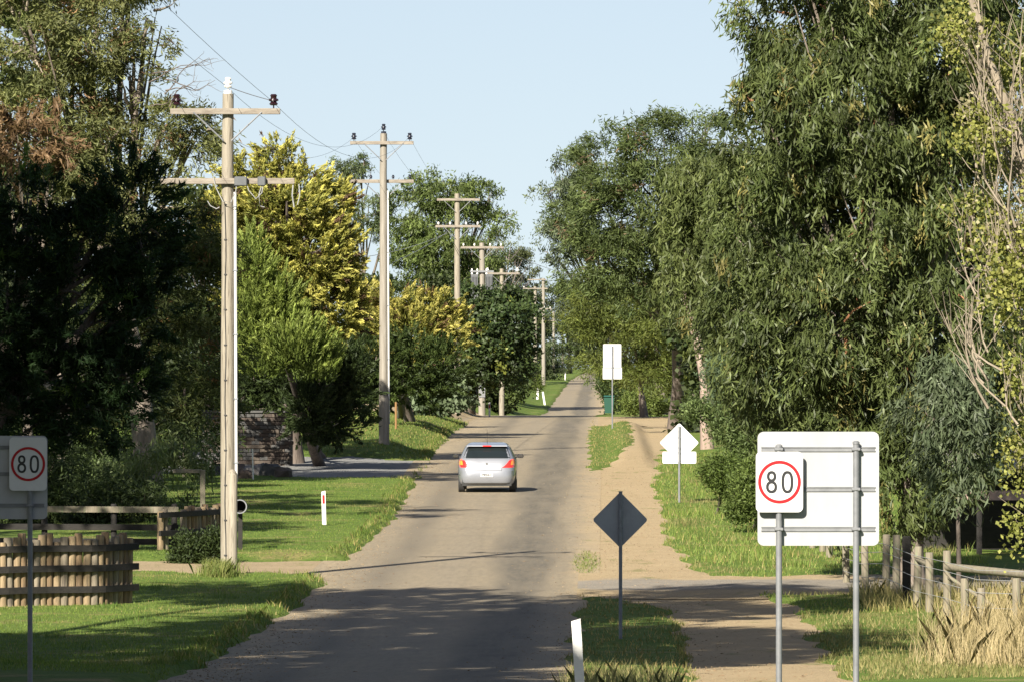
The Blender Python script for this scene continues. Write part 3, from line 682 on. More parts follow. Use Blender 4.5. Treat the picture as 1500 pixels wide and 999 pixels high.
tree('dark_cypress', 'dark hedge cypress behind the stone wall', 'tree', (330, 126),
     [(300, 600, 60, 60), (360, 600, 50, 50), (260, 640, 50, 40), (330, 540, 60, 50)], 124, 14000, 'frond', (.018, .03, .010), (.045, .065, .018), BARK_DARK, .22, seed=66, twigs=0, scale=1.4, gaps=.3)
tree('golden_juniper', 'low spreading golden conifer behind the second pole', 'tree', (600, 148),
     [(530, 440, 28, 14), (580, 446, 38, 16), (630, 456, 38, 18), (662, 478, 22, 20), (600, 485, 52, 26, -1), (560, 480, 40, 28), (640, 505, 34, 22, -1)],
     146, 30000, 'frond', (.08, .10, .016), (.50, .44, .12), BARK_DARK, .2, seed=37, twigs=0, tip=True, scale=1.35, gaps=.3, accent=(.13, .085, .04), pa=.08)
tree('dark_cypress', 'dark green conifer skirt below the golden spreading conifer', 'tree', (590, 152),
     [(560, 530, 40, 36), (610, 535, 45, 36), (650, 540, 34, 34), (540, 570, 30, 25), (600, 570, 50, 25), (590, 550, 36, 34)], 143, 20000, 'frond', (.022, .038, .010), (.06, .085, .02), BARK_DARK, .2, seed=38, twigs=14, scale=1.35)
tree('broadleaf_tree', 'dark glossy broad leaved tree hiding the middle of the transformer pole', 'tree', (690, 186),
     [(700, 455, 38, 30), (672, 490, 34, 34), (730, 480, 38, 36), (705, 510, 45, 36, -1), (752, 515, 26, 32), (690, 545, 34, 26), (660, 550, 34, 34), (735, 545, 30, 22), (755, 455, 26, 26, 2)],
     182, 34000, 'broad', (.022, .040, .014), (.060, .085, .026), BARK_DARK, .2, seed=39, twigs=6, scale=1.35, mat=LEAF, accent=(.14, .16, .03), pa=.04)
bush('agave_clump', 'grey green leafy garden plants below the golden conifer', (620, 163), [(590, 577, 20, 12), (625, 575, 24, 15), (655, 572, 20, 14), (640, 588, 26, 9)], 160, 5000, (.06, .085, .045), (.13, .165, .09), 'broad', seed=40, twigs=0, scale=1.5)
bush('roadside_bush', 'rounded fine green bush on the grass beyond the crest', (768, 268), [(762, 545, 17, 25), (752, 565, 18, 22), (772, 568, 12, 22), (742, 575, 14, 18)], 262, 11000, (.05, .075, .016), (.115, .15, .03), 'fine', seed=41, scale=1.1, twigs=0)
bush('roadside_bush', 'dark bush behind the pole foot at the road crest', (700, 230), [(690, 575, 24, 28), (725, 570, 26, 30), (745, 545, 20, 30)], 226, 9000, (.025, .04, .012), (.06, .08, .02), 'broad', seed=42, scale=1.5, twigs=0)
tree('gum_tree', 'distant umbrella crowned gum behind the third pole', 'tree', (655, 262),
     [(655, 282, 52, 20), (615, 302, 40, 26), (690, 296, 40, 22), (715, 318, 24, 14), (735, 322, 11, 11), (640, 325, 50, 28), (600, 350, 30, 30), (650, 370, 55, 40), (610, 395, 45, 36), (690, 385, 40, 40), (718, 290, 18, 14)],
     260, 30000, 'gumfar', (.05, .075, .02), (.11, .14, .04), BARK, .32, seed=43, twigs=30, scale=1.15, gaps=.8, core=.3)
tree('gum_tree', 'distant open gum with bare twigs left of the second pole top', 'tree', (530, 265),
     [(505, 262, 30, 22), (530, 250, 22, 16), (515, 290, 26, 20), (540, 310, 24, 24), (570, 330, 20, 24), (500, 330, 14, 20)],
     262, 9500, 'gumfar', (.05, .075, .03), (.11, .135, .055), BARK, .28, seed=44, twigs=60, scale=.9, gaps=1.0, core=.1)
tree('gum_tree', 'grey green far gum behind the fourth and fifth poles', 'tree', (735, 330),
     [(715, 356, 22, 11), (748, 366, 24, 12), (740, 395, 34, 24), (700, 405, 36, 30), (766, 382, 18, 9), (768, 412, 20, 26), (730, 440, 46, 30), (770, 455, 22, 30), (690, 440, 36, 28)],
     372, 22000, 'gumfar', (.055, .068, .028), (.11, .125, .055), BARK, .32, seed=45, twigs=20, scale=1.2, gaps=.7)
tree('gum_tree', 'far gum in the gap where the road disappears', 'tree', (835, 620),
     [(815, 435, 18, 14), (840, 430, 18, 18), (830, 460, 30, 30), (800, 455, 26, 34), (850, 450, 24, 40), (820, 500, 34, 32), (860, 490, 20, 40), (790, 500, 22, 36), (830, 530, 26, 18), (870, 520, 16, 24)],
     600, 20000, 'gumfar', (.045, .062, .028), (.09, .11, .05), BARK, .4, seed=46, twigs=0, scale=1.9, gaps=.4)
tree('gum_tree', 'dark drooping tree closing the far end of the road', 'tree', (905, 720),
     [(880, 520, 18, 16), (862, 505, 20, 16), (898, 528, 18, 20), (845, 520, 14, 14), (871, 534, 10, 7), (886, 540, 8, 6)], 700, 9000, 'gumfar', (.03, .045, .018), (.075, .095, .035), BARK, .3, seed=72, twigs=0, scale=1.8, gaps=.3)
tree('gum_tree', 'dark far trees left of the receding road behind the pole row', 'tree', (770, 420),
     [(765, 490, 25, 36), (790, 510, 22, 36), (750, 520, 20, 30), (780, 545, 24, 18), (740, 490, 24, 36), (805, 535, 14, 20)], 400, 15000, 'gumfar', (.03, .046, .018), (.065, .085, .032), BARK_DARK, .3, seed=47, twigs=0, scale=1.4)
# saplings and scrub behind the left rail fence
bush('gum_sapling', 'pale drooping gum sapling leaning against the big trunk', (232, 93), [(235, 690, 24, 30), (262, 685, 18, 30), (225, 730, 20, 25), (240, 750, 24, 18)], 92, 5000, (.075, .105, .035), (.17, .205, .085), 'gum', seed=48, twigs=14, gaps=.8)
bush('fence_scrub', 'dark scrub behind the rail fence', (130, 88), [(110, 740, 70, 40), (40, 750, 60, 50), (190, 745, 40, 40), (60, 690, 50, 40)], 87, 20000, (.022, .036, .011), (.06, .085, .026), 'fine', seed=49, twigs=30, scale=.8)
bush('fence_scrub', 'leafy green shrub left of the big trunk', (150, 94), [(150, 685, 30, 32), (120, 720, 30, 25), (180, 710, 24, 24)], 93, 7000, (.06, .09, .03), (.14, .18, .07), 'gum', seed=50, twigs=10)
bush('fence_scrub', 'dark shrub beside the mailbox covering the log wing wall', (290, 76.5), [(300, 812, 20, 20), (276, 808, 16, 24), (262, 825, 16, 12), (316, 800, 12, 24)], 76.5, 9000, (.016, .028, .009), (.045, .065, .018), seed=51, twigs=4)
bush('fence_scrub', 'undergrowth coloured dark for shade behind the big left trunk', (200, 104), [(40, 645, 60, 36), (130, 640, 60, 34), (200, 650, 44, 30), (285, 655, 34, 24), (170, 610, 50, 30)], 103.5, 15000, (.016, .027, .009), (.045, .062, .018), 'fine', seed=73, twigs=10)  # leaf colours kept near black so this sunlit spot reads as shade
tree('gum_tree', 'second gum with pale trunk behind the left sign', 'tree', (98, 96), [(90, 560, 60, 50), (30, 540, 60, 60), (60, 480, 60, 60)], 98, 14000, 'fine', (.022, .036, .011), (.06, .08, .024), BARK, .26, seed=52, twigs=6, trunk_px=[(98, 740), (97, 690), (94, 640), (90, 580)])
# backing woods left, shared mesh copies
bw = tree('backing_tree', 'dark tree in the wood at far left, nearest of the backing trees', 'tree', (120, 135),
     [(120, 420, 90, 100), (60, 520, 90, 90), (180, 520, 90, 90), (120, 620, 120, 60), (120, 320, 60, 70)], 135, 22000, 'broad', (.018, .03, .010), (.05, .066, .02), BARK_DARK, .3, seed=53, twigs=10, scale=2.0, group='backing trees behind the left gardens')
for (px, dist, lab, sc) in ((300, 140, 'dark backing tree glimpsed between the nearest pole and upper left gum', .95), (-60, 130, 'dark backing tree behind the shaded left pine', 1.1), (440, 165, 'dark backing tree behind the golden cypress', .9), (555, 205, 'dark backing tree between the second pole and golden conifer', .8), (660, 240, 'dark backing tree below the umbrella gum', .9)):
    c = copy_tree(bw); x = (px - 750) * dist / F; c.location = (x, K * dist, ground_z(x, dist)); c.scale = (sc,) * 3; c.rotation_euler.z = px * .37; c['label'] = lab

for i, (x, y, lab) in enumerate(((-34, -8, 'farthest left of the road'), (-26, -34, 'left of the road'), (-15, -44, 'close to the left verge'), (-4, -52, 'near the left road edge'), (9, -48, 'near the right road edge'), (20, -42, 'close to the right verge'), (31, -26, 'right of the road'), (34, -4, 'farthest right of the road'), (-30, 22, 'on the left slope'), (30, 18, 'on the right slope'))):  # unseen trees added to cut the low skylight and deepen the shade
    c = copy_tree(bw); c.location = (x, y, ground_z(x, y / K)); c.scale = (1.45, 1.45, 1.2); c.rotation_euler.z = i * 1.1; c['label'] = 'unseen added tree behind the viewpoint, ' + lab; c['group'] = 'unseen added trees behind the viewpoint'
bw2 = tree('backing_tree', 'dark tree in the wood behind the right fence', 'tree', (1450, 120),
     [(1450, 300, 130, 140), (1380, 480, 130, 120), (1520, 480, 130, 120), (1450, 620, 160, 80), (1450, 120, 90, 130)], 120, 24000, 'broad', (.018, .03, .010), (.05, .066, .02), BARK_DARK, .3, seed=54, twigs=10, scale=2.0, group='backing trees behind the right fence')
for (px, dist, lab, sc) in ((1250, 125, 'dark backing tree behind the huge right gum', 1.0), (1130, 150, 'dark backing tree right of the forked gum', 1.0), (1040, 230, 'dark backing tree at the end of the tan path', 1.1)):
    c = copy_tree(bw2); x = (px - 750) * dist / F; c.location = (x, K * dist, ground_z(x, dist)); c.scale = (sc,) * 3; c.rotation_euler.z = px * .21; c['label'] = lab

# trees standing left of the view whose shade falls over the foreground
def shade_tree(foot, lumps, n, label, seed, sc=3.8):
    base = np.array([foot[0], K * foot[1], ground_z(foot[0], foot[1]) - .05]); g = np.random.default_rng(seed)
    root = thing('gum_tree', label, 'tree', base, 0, 'gum trees left of the view', True)
    ls = [(np.array([l[0], K * l[1], l[2]], float), np.array([l[3], 1.6 * l[4], l[5]], float)) for l in lumps]
    me, pos, outd = crown_mesh('crown', ls, n, 'broad', GUMA, GUMB, base, scale=sc, seed=seed, back=1.0, core=.15, gaps=.4)
    put('crown', me, LEAF, root)
    mb = MB(); top = ls[0][0]; fk = base * .5 + top * .5
    mb.tube(wiggle(base, fk, 6, .05, g) - base, np.linspace(.4, .26, 6), 9)
    for c_, r_ in ls: mb.tube(wiggle(fk, c_, 6, .12, g) - base, np.linspace(.2, .05, 6), 6)
    part('trunk', mb, BARK, root, True)
SHADE = [((-19, 47), [(-12, 48, 18, 4.6, 4.2, 3.5), (-9.3, 51, 21.5, 3.6, 3, 2.2), (-16, 43, 17, 4.5, 4.5, 3.5), (-18, 46, 12, 4, 4, 3.5), (-14.5, 46, 20.5, 4, 4, 3), (-14.8, 54.6, 18, 2.6, 2.2, 1.8)], 25000, 'tall gum left of the view, nearest the log wall', 61, 3.2),
         ((-20, 37), [(-15.6, 38, 16.5, 4.6, 4, 3.5), (-12.5, 35.5, 13, 3.2, 4, 3), (-19, 36, 11, 5, 5, 4), (-10.5, 42.5, 18.5, 3.8, 3.5, 3), (-17, 33, 18, 5, 4.5, 4), (-11.4, 34.6, 13.3, 1.5, .9, 1.4), (-12.8, 34.6, 13.6, 1.6, .9, 1.4)], 42000, 'tall gum left of the view, nearest the camera', 62),
         ((-13, 27), [(-9.2, 26.5, 9.5, 2.0, 2.0, 3.0), (-9.6, 29, 14, 2.2, 2.2, 3), (-11, 25, 6, 2.5, 2.5, 3), (-9.5, 23, 11, 2.4, 2.0, 3)], 18000, 'smaller gum left of the view, close to the camera', 65),  # unseen tree added to keep skylight off the left sign
         ((-21, 78), [(-18.6, 72, 14, 4.5, 4.5, 4.5), (-16.5, 80, 18, 3.6, 4, 4), (-20, 90, 12, 5, 5, 4), (-19.5, 81, 10, 4, 5, 4)], 22000, 'gum left of the view beside the driveway', 63, 2.2),
         ((-23, 104), [(-19, 104, 13, 4.5, 4.5, 5), (-20, 97, 12, 4, 4, 4), (-18.5, 112, 15, 3.6, 4, 4)], 13000, 'gum left of the view beside the stone wall', 64, 2.2)]
for s_ in SHADE: shade_tree(*s_)

# ------------------------------------------------------------------ road signs
def rrect(w, h, r, n=6, cx=0, cz=0):
    pts = []
    for (sx, sz, a0) in ((1, 1, 0), (-1, 1, 90), (-1, -1, 180), (1, -1, 270)):
        for k in range(n + 1):
            a_ = R(a0 + 90 * k / n); pts.append((cx + sx * (w / 2 - r) + r * math.cos(a_), cz + sz * (h / 2 - r) + r * math.sin(a_)))
    return pts[::-1]
def oval(cx, cz, rx, rz, n=40, e=2.0):
    out_ = []
    for k in range(n):
        a_ = -2 * PI * k / n; ca_, sa_ = math.cos(a_), math.sin(a_)
        out_.append((cx + rx * math.copysign(abs(ca_) ** (2 / e), ca_), cz + rz * math.copysign(abs(sa_) ** (2 / e), sa_)))
    return out_
def speed_sign(name, label, d, post_px, board, speed, rails_y, post2_px=None, post_top=None, post2_top=None, white=SIGN_WHITE):
    """built facing the camera at distance d; pixel rectangles give its real size there"""
    x0 = (post_px - 750) * d / F; gz0 = ground_z(x0, d)
    root = thing(name, label, 'road sign', (x0, d, gz0))
    q = lambda px, py: ((px - 750) * d / F - x0, CAMZ - (py - HZ) * d / F - gz0)
    def rect(r):
        (xa, za), (xb, zb) = q(r[0], r[1]), q(r[2], r[3]); return (xa + xb) / 2, (za + zb) / 2, xb - xa, za - zb
    cx, cz, w, h = rect(board)
    mb = MB(); mb.prism(rrect(w, h, .06, 6, cx, cz), .052, .056); part('back_panel', mb, SIGN_SILVER if white is SIGN_WHITE else white, root)
    for ry in rails_y:
        zz = q(0, ry)[1]
        mb = MB(); mb.box((cx, .046, zz + .018), (w * .94, .012, .010)); mb.box((cx, .046, zz - .018), (w * .94, .012, .010)); mb.box((cx, .0495, zz), (w * .935, .004, .030))
        part('rail', mb, STEEL, root)
    posts = [(0.0, q(0, post_top)[1])]
    if post2_px: posts.append((q(post2_px, 0)[0], q(0, post2_top)[1]))
    for px_, zt in posts:
        mb = MB(); mb.lathe([(.030, -.3), (.030, zt - .02), (.034, zt - .02), (.034, zt), (.02, zt + .012)], 16, (px_, 0, 0)); pp = part('post', mb, STEEL, root, True)
        for ry in rails_y:
            zz = q(0, ry)[1]; mb = MB(); mb.box((px_, .006, zz), (.085, .085, .03), bev=.006); mb.lathe([(.010, -.041), (.010, -.02)], 8, (px_, 0, zz), 'y'); part('clamp', mb, STEEL, pp)
    cx, cz, w, h = rect(speed)
    mb = MB(); mb.prism(rrect(w, h, .05, 6, cx, cz), -.045, -.041); sp = part('speed_panel', mb, SIGN_WHITE, root)
    for bz in (.3, -.3): mb = MB(); mb.box((cx, -.038, cz + h * bz), (w * .9, .006, .03)); part('panel_brace', mb, STEEL, sp)
    rr_ = w * .455; rz_ = cz + h * .0
    mb = MB(); mb.ring(oval(cx, rz_, rr_, rr_, 56), oval(cx, rz_, rr_ * .855, rr_ * .855, 56), -.0485, -.0465); part('red_ring', mb, RED, sp)
    hh_ = w * .235; s_ = w * .056; dx = w * .168
    # eight: two stacked ovals, nought: one tall oval
    r1, r2 = hh_ * .49, hh_ * .56
    mb = MB(); mb.ring(oval(cx - dx, rz_ + hh_ - r1, w * .100, r1, 36, 2.2), oval(cx - dx, rz_ + hh_ - r1, w * .100 - s_, r1 - s_, 36, 2.2), -.0485, -.0465)
    mb.ring(oval(cx - dx, rz_ - hh_ + r2, w * .118, r2, 36, 2.2), oval(cx - dx, rz_ - hh_ + r2, w * .118 - s_, r2 - s_, 36, 2.2), -.0490, -.0465)
    part('digit', mb, BLACK, sp)
    mb = MB(); mb.ring(oval(cx + dx, rz_, w * .125, hh_, 44, 2.5), oval(cx + dx, rz_, w * .125 - s_, hh_ - s_, 44, 2.5), -.0485, -.0465); part('digit', mb, BLACK, sp)
    return root
speed_sign('road_sign', 'sunlit white sign back with round 80 limit plate on two steel posts at right', 33, 1141, (1110, 632, 1288, 799), (1107, 661, 1176, 749.5), (657.5, 716, 774.5), 1254, 652, 647)
speed_sign('road_sign', 'shaded sign back with round 80 limit plate at the left edge, on thin posts', 41, 44, (-72, 638, 69, 760), (14, 640, 69, 718), (655, 694, 740), -45, 646, 646)

def plate_sign(label, px, d, plates, post_top, base_y, mat_, rz=0.0, post_r=.030, post_mat=STEEL, clamps=True):
    x0 = (px - 750) * d / F; gz0 = ground_z(x0, d)
    root = thing('road_sign', label, 'road sign', (x0, d, gz0), rz)
    q = lambda a_, b_: ((a_ - 750) * d / F - x0, CAMZ - (b_ - HZ) * d / F - gz0)
    zt = q(0, post_top)[1]
    mb = MB(); mb.lathe([(post_r, -.3), (post_r, zt - .015), (post_r * 1.15, zt - .015), (post_r * 1.15, zt)], 12); pp = part('post', mb, post_mat, root, True)
    for kind, r in plates:
        if kind == 'diamond':
            cx, cz = q(r[0], r[1]); hw = r[2] * d / F
            base_ = rrect(hw * 2 / math.sqrt(2), hw * 2 / math.sqrt(2), .05, 5); c45 = math.cos(R(45))
            poly = [(cx + (a_ - b_) * c45, cz + (a_ + b_) * c45) for a_, b_ in base_]
        else:
            (xa, za), (xb, zb) = q(r[0], r[1]), q(r[2], r[3]); cx, cz = (xa + xb) / 2, (za + zb) / 2
            poly = rrect(xb - xa, za - zb, .04, 5, cx, cz)
        oy = .010 if kind == 'diamond' else .016; mb = MB(); mb.prism(poly, post_r + oy, post_r + oy + .004); part('plate', mb, mat_, root)
        if clamps:
            for dz in (-.14, .14):
                mb = MB(); mb.box((0, post_r * .4 + .002, cz + dz), (post_r * 2.6, post_r + .015, .03)); part('clamp', mb, post_mat, pp)
    return root
plate_sign('dark grey diamond sign back on a post in the shaded grass island', 909, 58, [('diamond', (908.5, 761, 41))], 719, 945, SIGN_GREY, 0, .030, DARK_STEEL)
plate_sign('bright white diamond sign back with small plate beneath, beside the tan path', 995, 96, [('diamond', (995, 648, 29)), ('rect', (970.5, 661, 1020, 678.5))], 624, 740, SIGN_WHITE, 0, .030)
plate_sign('tall white double plate sign back on thin post near the road crest', 897, 152, [('rect', (883.5, 504, 910, 539)), ('rect', (883, 538, 911, 555))], 507, 628, SIGN_WHITE, 0, .032, clamps=False)

# ------------------------------------------------------------------ guide posts
def guide_post(label, x, d, h=1.0, lean=0.0, red=True, group='white roadside guide posts', w=.10):
    root = thing('guide_post', label, 'guide post', (x, d, ground_z(x, d)), 0, group); root.rotation_euler = (R(1), R(lean), 0)
    mb = MB(); mb.add([(-w/2, -.02, -.2), (w/2, -.02, -.2), (w/2, .02, -.2), (-w/2, .02, -.2), (-w/2, -.02, h - .03), (w/2, -.02, h - .005), (w/2, .02, h - .005), (-w/2, .02, h - .03)], [(0,3,2,1),(4,5,6,7),(0,1,5,4),(1,2,6,5),(2,3,7,6),(3,0,4,7)])
    part('post', mb, POST_WHITE, root)
    if red:
        mb = MB(); mb.box((0, -.0225, h - .22), (w * .62, .005, .22)); part('reflector', mb, RED, root)
    return root
guide_post('plain white leaning guide post at the bottom edge of the shaded road', (851 - 750) * 36 / F, 36, .89, -3.5, False)
guide_post('white guide post with red reflector on the sunny left lawn', (475 - 750) * 86 / F, 86, .86, -1.5)
guide_post('white guide post with red reflector at the foot of the transformer pole', (717 - 750) * 186 / F, 186, .85)
guide_post('white guide post leaning on the grass beyond the crest', (798 - 750) * 275 / F, 275, 1.1, -9, False, w=.14)
guide_post('small far guide post at the left road edge below the last poles', (828 - 750) * 400 / F, 400, 1.1, 0, False, w=.14)
guide_post('pale stumpy post beside the bush at the tall distant pole', (787 - 750) * 290 / F, 290, 1.2, 3, False, w=.17)

# ------------------------------------------------------------------ power poles
def insulator(mb, x, y, z, s=1.0):
    mb.lathe([(.012 * s, 0), (.012 * s, .05 * s), (.05 * s, .05 * s), (.075 * s, .075 * s), (.06 * s, .095 * s), (.045 * s, .11 * s), (.085 * s, .13 * s), (.08 * s, .155 * s), (.05 * s, .17 * s), (.05 * s, .20 * s), (.062 * s, .215 * s), (.04 * s, .24 * s)], 14, (x, y, z))
HOOK = {}
def pole(label, px, d, top, r, arms, pm=POLE, conduit=None, ins=INSUL, top_ins=None, cable=False, boxes=False, transformer=False, stake=None, base_px=None, lean=0.0, lvins=True):
    x = (px - 750) * d / F; z0 = ground_z(x, d) - .02
    root = thing('power_pole', label, 'power pole', (x, d, z0), 0, 'timber power poles along the left verge')
    H = CAMZ - (top - HZ) * d / F - z0
    mb = MB(); g = np.random.default_rng(int(px)); n = 9
    pts = np.stack([np.linspace(lean * H, 0, n) * 0 + lean * np.linspace(0, H, n) + g.normal(0, .006, n), g.normal(0, .004, n), np.linspace(-.3, H, n)], 1)
    mb.tube(pts, np.linspace(r, r * .72, n), 14); sh = part('shaft', mb, pm, root, True)
    zq = lambda py: CAMZ - (py - HZ) * d / F - z0
    hooks = []
    for k, (xa, xb, ya, brace, ni, sd) in enumerate(arms):
        za = zq(ya); lx, rx_ = (xa - px) * d / F, (xb - px) * d / F
        mb = MB(); yy = -(r * .8 + .05) * sd
        mb.box(((lx + rx_) / 2 + lean * za, yy, za), (rx_ - lx, .10, .125), bev=.008)
        ar = part('crossarm', mb, ARM, root)
        if brace:
            for s_ in (-1, 1):
                mb = MB(); mb.tube([(s_ * .72 + lean * za, yy - .055 * sd, za - .02), (s_ * r * .5 + lean * za, yy * .9 - .05 * sd, za - .62)], .018, 6); part('brace', mb, STEEL if brace == 1 else ARM, root)
        if ni:
            xs = {2: (lx + .14, rx_ - .14), 4: (lx + .15, lx + .75, rx_ - .75, rx_ - .15), 3: (lx + .75, rx_ - .75, rx_ - .14), 1: (lx + .1,)}[ni]
            for xi in xs:
                mb = MB(); insulator(mb, xi + lean * za, yy, za + .0625, 1.25 if k == 0 and ni == 2 else .7)
                part('insulator', mb, ins if k == 0 else INSUL_WHITE if k == 1 and ins is INSUL else ins, ar, True)
                if ni == 2 or k > 0 or len(arms) == 1: hooks.append((k, x + xi + lean * za, d + yy, z0 + za + .26))
    if top_ins:
        mb = MB(); mb.lathe([(r * .55, H - .01), (r * .55, H + .07), (r * .3, H + .08)], 12, (lean * H, 0, 0)); insulator(mb, lean * H, 0, H + .07, 1.15); part('insulator', mb, top_ins, root, True)
        hooks.append((-1, x, d, z0 + H + .3))
    if conduit:
        ya, yb, off = conduit
        za, zb = zq(ya), zq(yb)
        mb = MB(); rr_ = lambda z: r * (1 - .28 * z / H)
        pts = [(off * (rr_(z) + .022), -.05, z) for z in np.linspace(zb, za, 8)]
        mb.tube(pts, .034, 10); cd = part('conduit', mb, CONDUIT, root, True)
        for z in np.linspace(zb + .4, za - .3, 5):
            mb = MB(); mb.box((off * (rr_(z) + .02), -.05, z), (.085, .08, .03)); part('strap', mb, DARK_STEEL, cd)
    if cable:
        mb = MB(); zs = np.linspace(.05, zq(300), 22); rr_ = r * (1 - .28 * zs / H)
        mb.tube(np.stack([-.05 + .012 * np.sin(zs * 3), -rr_ * .97 - .006, zs], 1), .010, 6); cb_ = part('cable', mb, CABLE, root, True)
        for z in zs[1::2]:
            mb = MB(); mb.box((-.05, -(r * (1 - .28 * z / H)) - .008, z), (.06, .02, .022)); part('clip', mb, CABLE, cb_)
    if stake:
        mb = MB(); zt = zq(stake); 
        mb.tube([(r * .55, -r * .62, -.3), (r * .55, -r * .62, zt - .1), (r * .52, -r * .45, zt)], [.115, .115, .07], 10); part('reinforcing_stake', mb, pm, root, True)
    if boxes:
        za = zq(arms[1][2]); yy = -(r * .8 + .05)
        for xi, w_ in ((.18 + .1, .27), (.72, .17)):
            mb = MB(); mb.box((xi, yy - .10, za - .005), (w_, .14, .20), bev=.02); part('fuse_box', mb, BOXGREY, root)
        mb = MB()
        for a_ in (((-.30, -.25, .1), (-.2, -.28, -.35), (.0, -.3, -.5), (.15, -.3, -.4), (.2, -.3, -.05)), ((.4, -.3, -.05), (.5, -.3, -.35), (.7, -.3, -.4), (.75, -.3, -.1)), ((.72, -.3, -.1), (.6, -.3, -.5), (.78, -.3, -.55)), ((-.17, -.25, -.55), (-.30, -.27, -.62), (-.42, -.27, -.42))):
            p_ = np.array(a_) + np.array([0, 0, za]); p_ = np.array([p_[0]] + [(p_[i] * .5 + p_[i + 1] * .5) for i in range(len(p_) - 1)] + [p_[-1]])
            mb.tube(p_, .011, 6)
        part('loop_cable', mb, WIRE_PALE, root, True)
        mb = MB(); mb.tube([(1.38, yy, za - .06), (1.36, yy, za - .3), (1.40, yy, za - .55)], .016, 6); mb.tube([(1.5, yy, za - .06), (1.52, yy, za - .3), (1.47, yy, za - .5)], .012, 6); part('tail_cable', mb, WIRE_PALE, root, True)
    if transformer:
        zt, zb_ = zq(402), zq(436)
        for s_ in (-1, 1):
            mb = MB(); mb.box((s_ * .40, -.05, (zt + zb_) / 2), (.42, .45, zt - zb_), bev=.03)
            for k in range(5): mb.box((s_ * .40 - .16 + .08 * k, -.30, (zt + zb_) / 2), (.02, .08, (zt - zb_) * .8))
            part('transformer_tank', mb, BOXGREY, root)
        mb = MB(); mb.box((0, -r - .03, zq(398)), (1.3, .09, .1)); mb.box((0, -r - .02, zq(438)), (1.3, .09, .1)); part('platform_beam', mb, STEEL, root)
        for s_ in (-.55, -.25, .25):
            mb = MB(); mb.tube([(s_, -.2, zq(402)), (s_, -.2, zq(394))], [.06, .04], 8); part('bushing', mb, INSUL_WHITE, root, True)
        mb = MB(); mb.box((0, -r - .01, zq(572)), (r * 1.7, .012, .7)); part('guard_plate', mb, STEEL, root)
    HOOK[label] = hooks
    return root
PL = []
def padd(*a_, **k): PL.append(a_[0]); return pole(*a_, **k)
padd('nearest timber power pole with white conduit, fuse boxes and a split stake at its foot', 334, 72, 138, .165, [(250, 411, 164, 1, 2, 1), (236, 432, 266, 0, 0, 1)], conduit=(282, 705, 1), cable=True, boxes=True, top_ins=INSUL_WHITE, stake=688, lean=.0)
padd('second power pole with dark insulators on the bank by the gravel driveway', 562, 124, 196, .175, [(513, 606, 210, 1, 2, 1), (513, 606, 266, 1, 3, -1)], conduit=(280, 620, 1), top_ins=INSUL_BLUE, ins=INSUL_BLUE, stake=580, pm=POLE_GREY)
padd('third power pole with two braced crossarms before the umbrella gum', 670, 176, 284, .19, [(640, 703, 293, 1, 0, 1), (638, 704, 332, 1, 4, 1)], ins=INSUL_WHITE, pm=POLE)
padd('power pole carrying a grey twin tank transformer', 706, 188, 356, .20, [(675, 738, 363, 1, 4, 1)], transformer=True, ins=INSUL_WHITE, pm=POLE_GREY)
padd('power pole with two crossarms just beyond the transformer pole', 735, 222, 394, .18, [(711, 761, 401, 1, 2, 1), (712, 765, 441, 0, 4, 1)], ins=INSUL_WHITE, pm=POLE)
padd('greenish short armed pole beside the tallest distant pole', 784, 330, 420, .20, [(766, 802, 423, 1, 1, 1)], ins=INSUL_WHITE, pm=POLE)
padd('tallest distant power pole at the far roadside', 796, 350, 408, .22, [(773, 800, 410, 0, 0, 1), (776, 808, 453, 0, 4, 1)], ins=INSUL_WHITE, pm=POLE_GREY)
padd('far power pole with side arm past the tallest distant pole', 811, 480, 457, .22, [(797, 815, 470, 0, 0, 1)], ins=INSUL_WHITE, pm=POLE_GREY)
padd('farthest slim power pole against the trees', 824, 600, 448, .19, [(816, 832, 455, 0, 0, 1)], ins=INSUL_WHITE, pm=POLE_GREY)

WIRE_GREY = M('grey_wire', (.07, .07, .075), .5)
def wire(a_, b_, sag, label, r=.0045, m=WIRE_GREY, group='overhead power wires', n=20):
    a_, b_ = np.array(a_, float), np.array(b_, float); t_ = np.linspace(0, 1, n)[:, None]
    pts = a_ * (1 - t_) + b_ * t_; pts[:, 2] -= (4 * sag * t_ * (1 - t_))[:, 0]
    mb = MB(); mb.tube(pts - a_, r, 5); o_ = part('overhead_wire', mb, m, None, True); o_.location = a_
    return tag(o_, label, 'wire', group)
def armpt(px, py, d): return P(px, py, d)
tops = [(P(262, 150, 72), P(400, 150, 72), P(330, 126, 72)), (P(518, 202, 124), P(600, 201, 124), P(559, 188, 124)), (P(643, 290, 176), P(700, 290, 176), P(670, 281, 176)), (P(680, 360, 188), P(735, 360, 188), P(706, 354, 188)), (P(714, 398, 222), P(758, 398, 222), P(735, 391, 222)), (P(776, 408, 350), P(798, 408, 350), P(790, 407, 350)), (P(800, 468, 480), P(814, 468, 480), P(811, 457, 480))]
names = ['the nearest pole', 'the second pole', 'the third pole', 'the transformer pole', 'the fifth pole', 'the tallest distant pole', 'the far side arm pole']
wires = ['left crossarm wire', 'right crossarm wire', 'pole top wire']
back = (np.array([-10.8, K * 24, 15.4]), np.array([-8.6, K * 24, 15.4]), np.array([-9.7, K * 24, 15.8]))
for k in range(3): wire(back[k], tops[0][k], .5, wires[k] + ' rising from the nearest pole towards the upper left')
for i in range(len(tops) - 1):
    for k in range(3): wire(tops[i][k], tops[i + 1][k], .35 + .006 * np.linalg.norm(tops[i][k] - tops[i + 1][k]), f'{wires[k]} between {names[i]} and {names[i + 1]}')
wire(P(330, 126, 72), P(399, 148, 72), .02, 'short jumper between the top cap and right insulator of the nearest pole', .008, n=8)
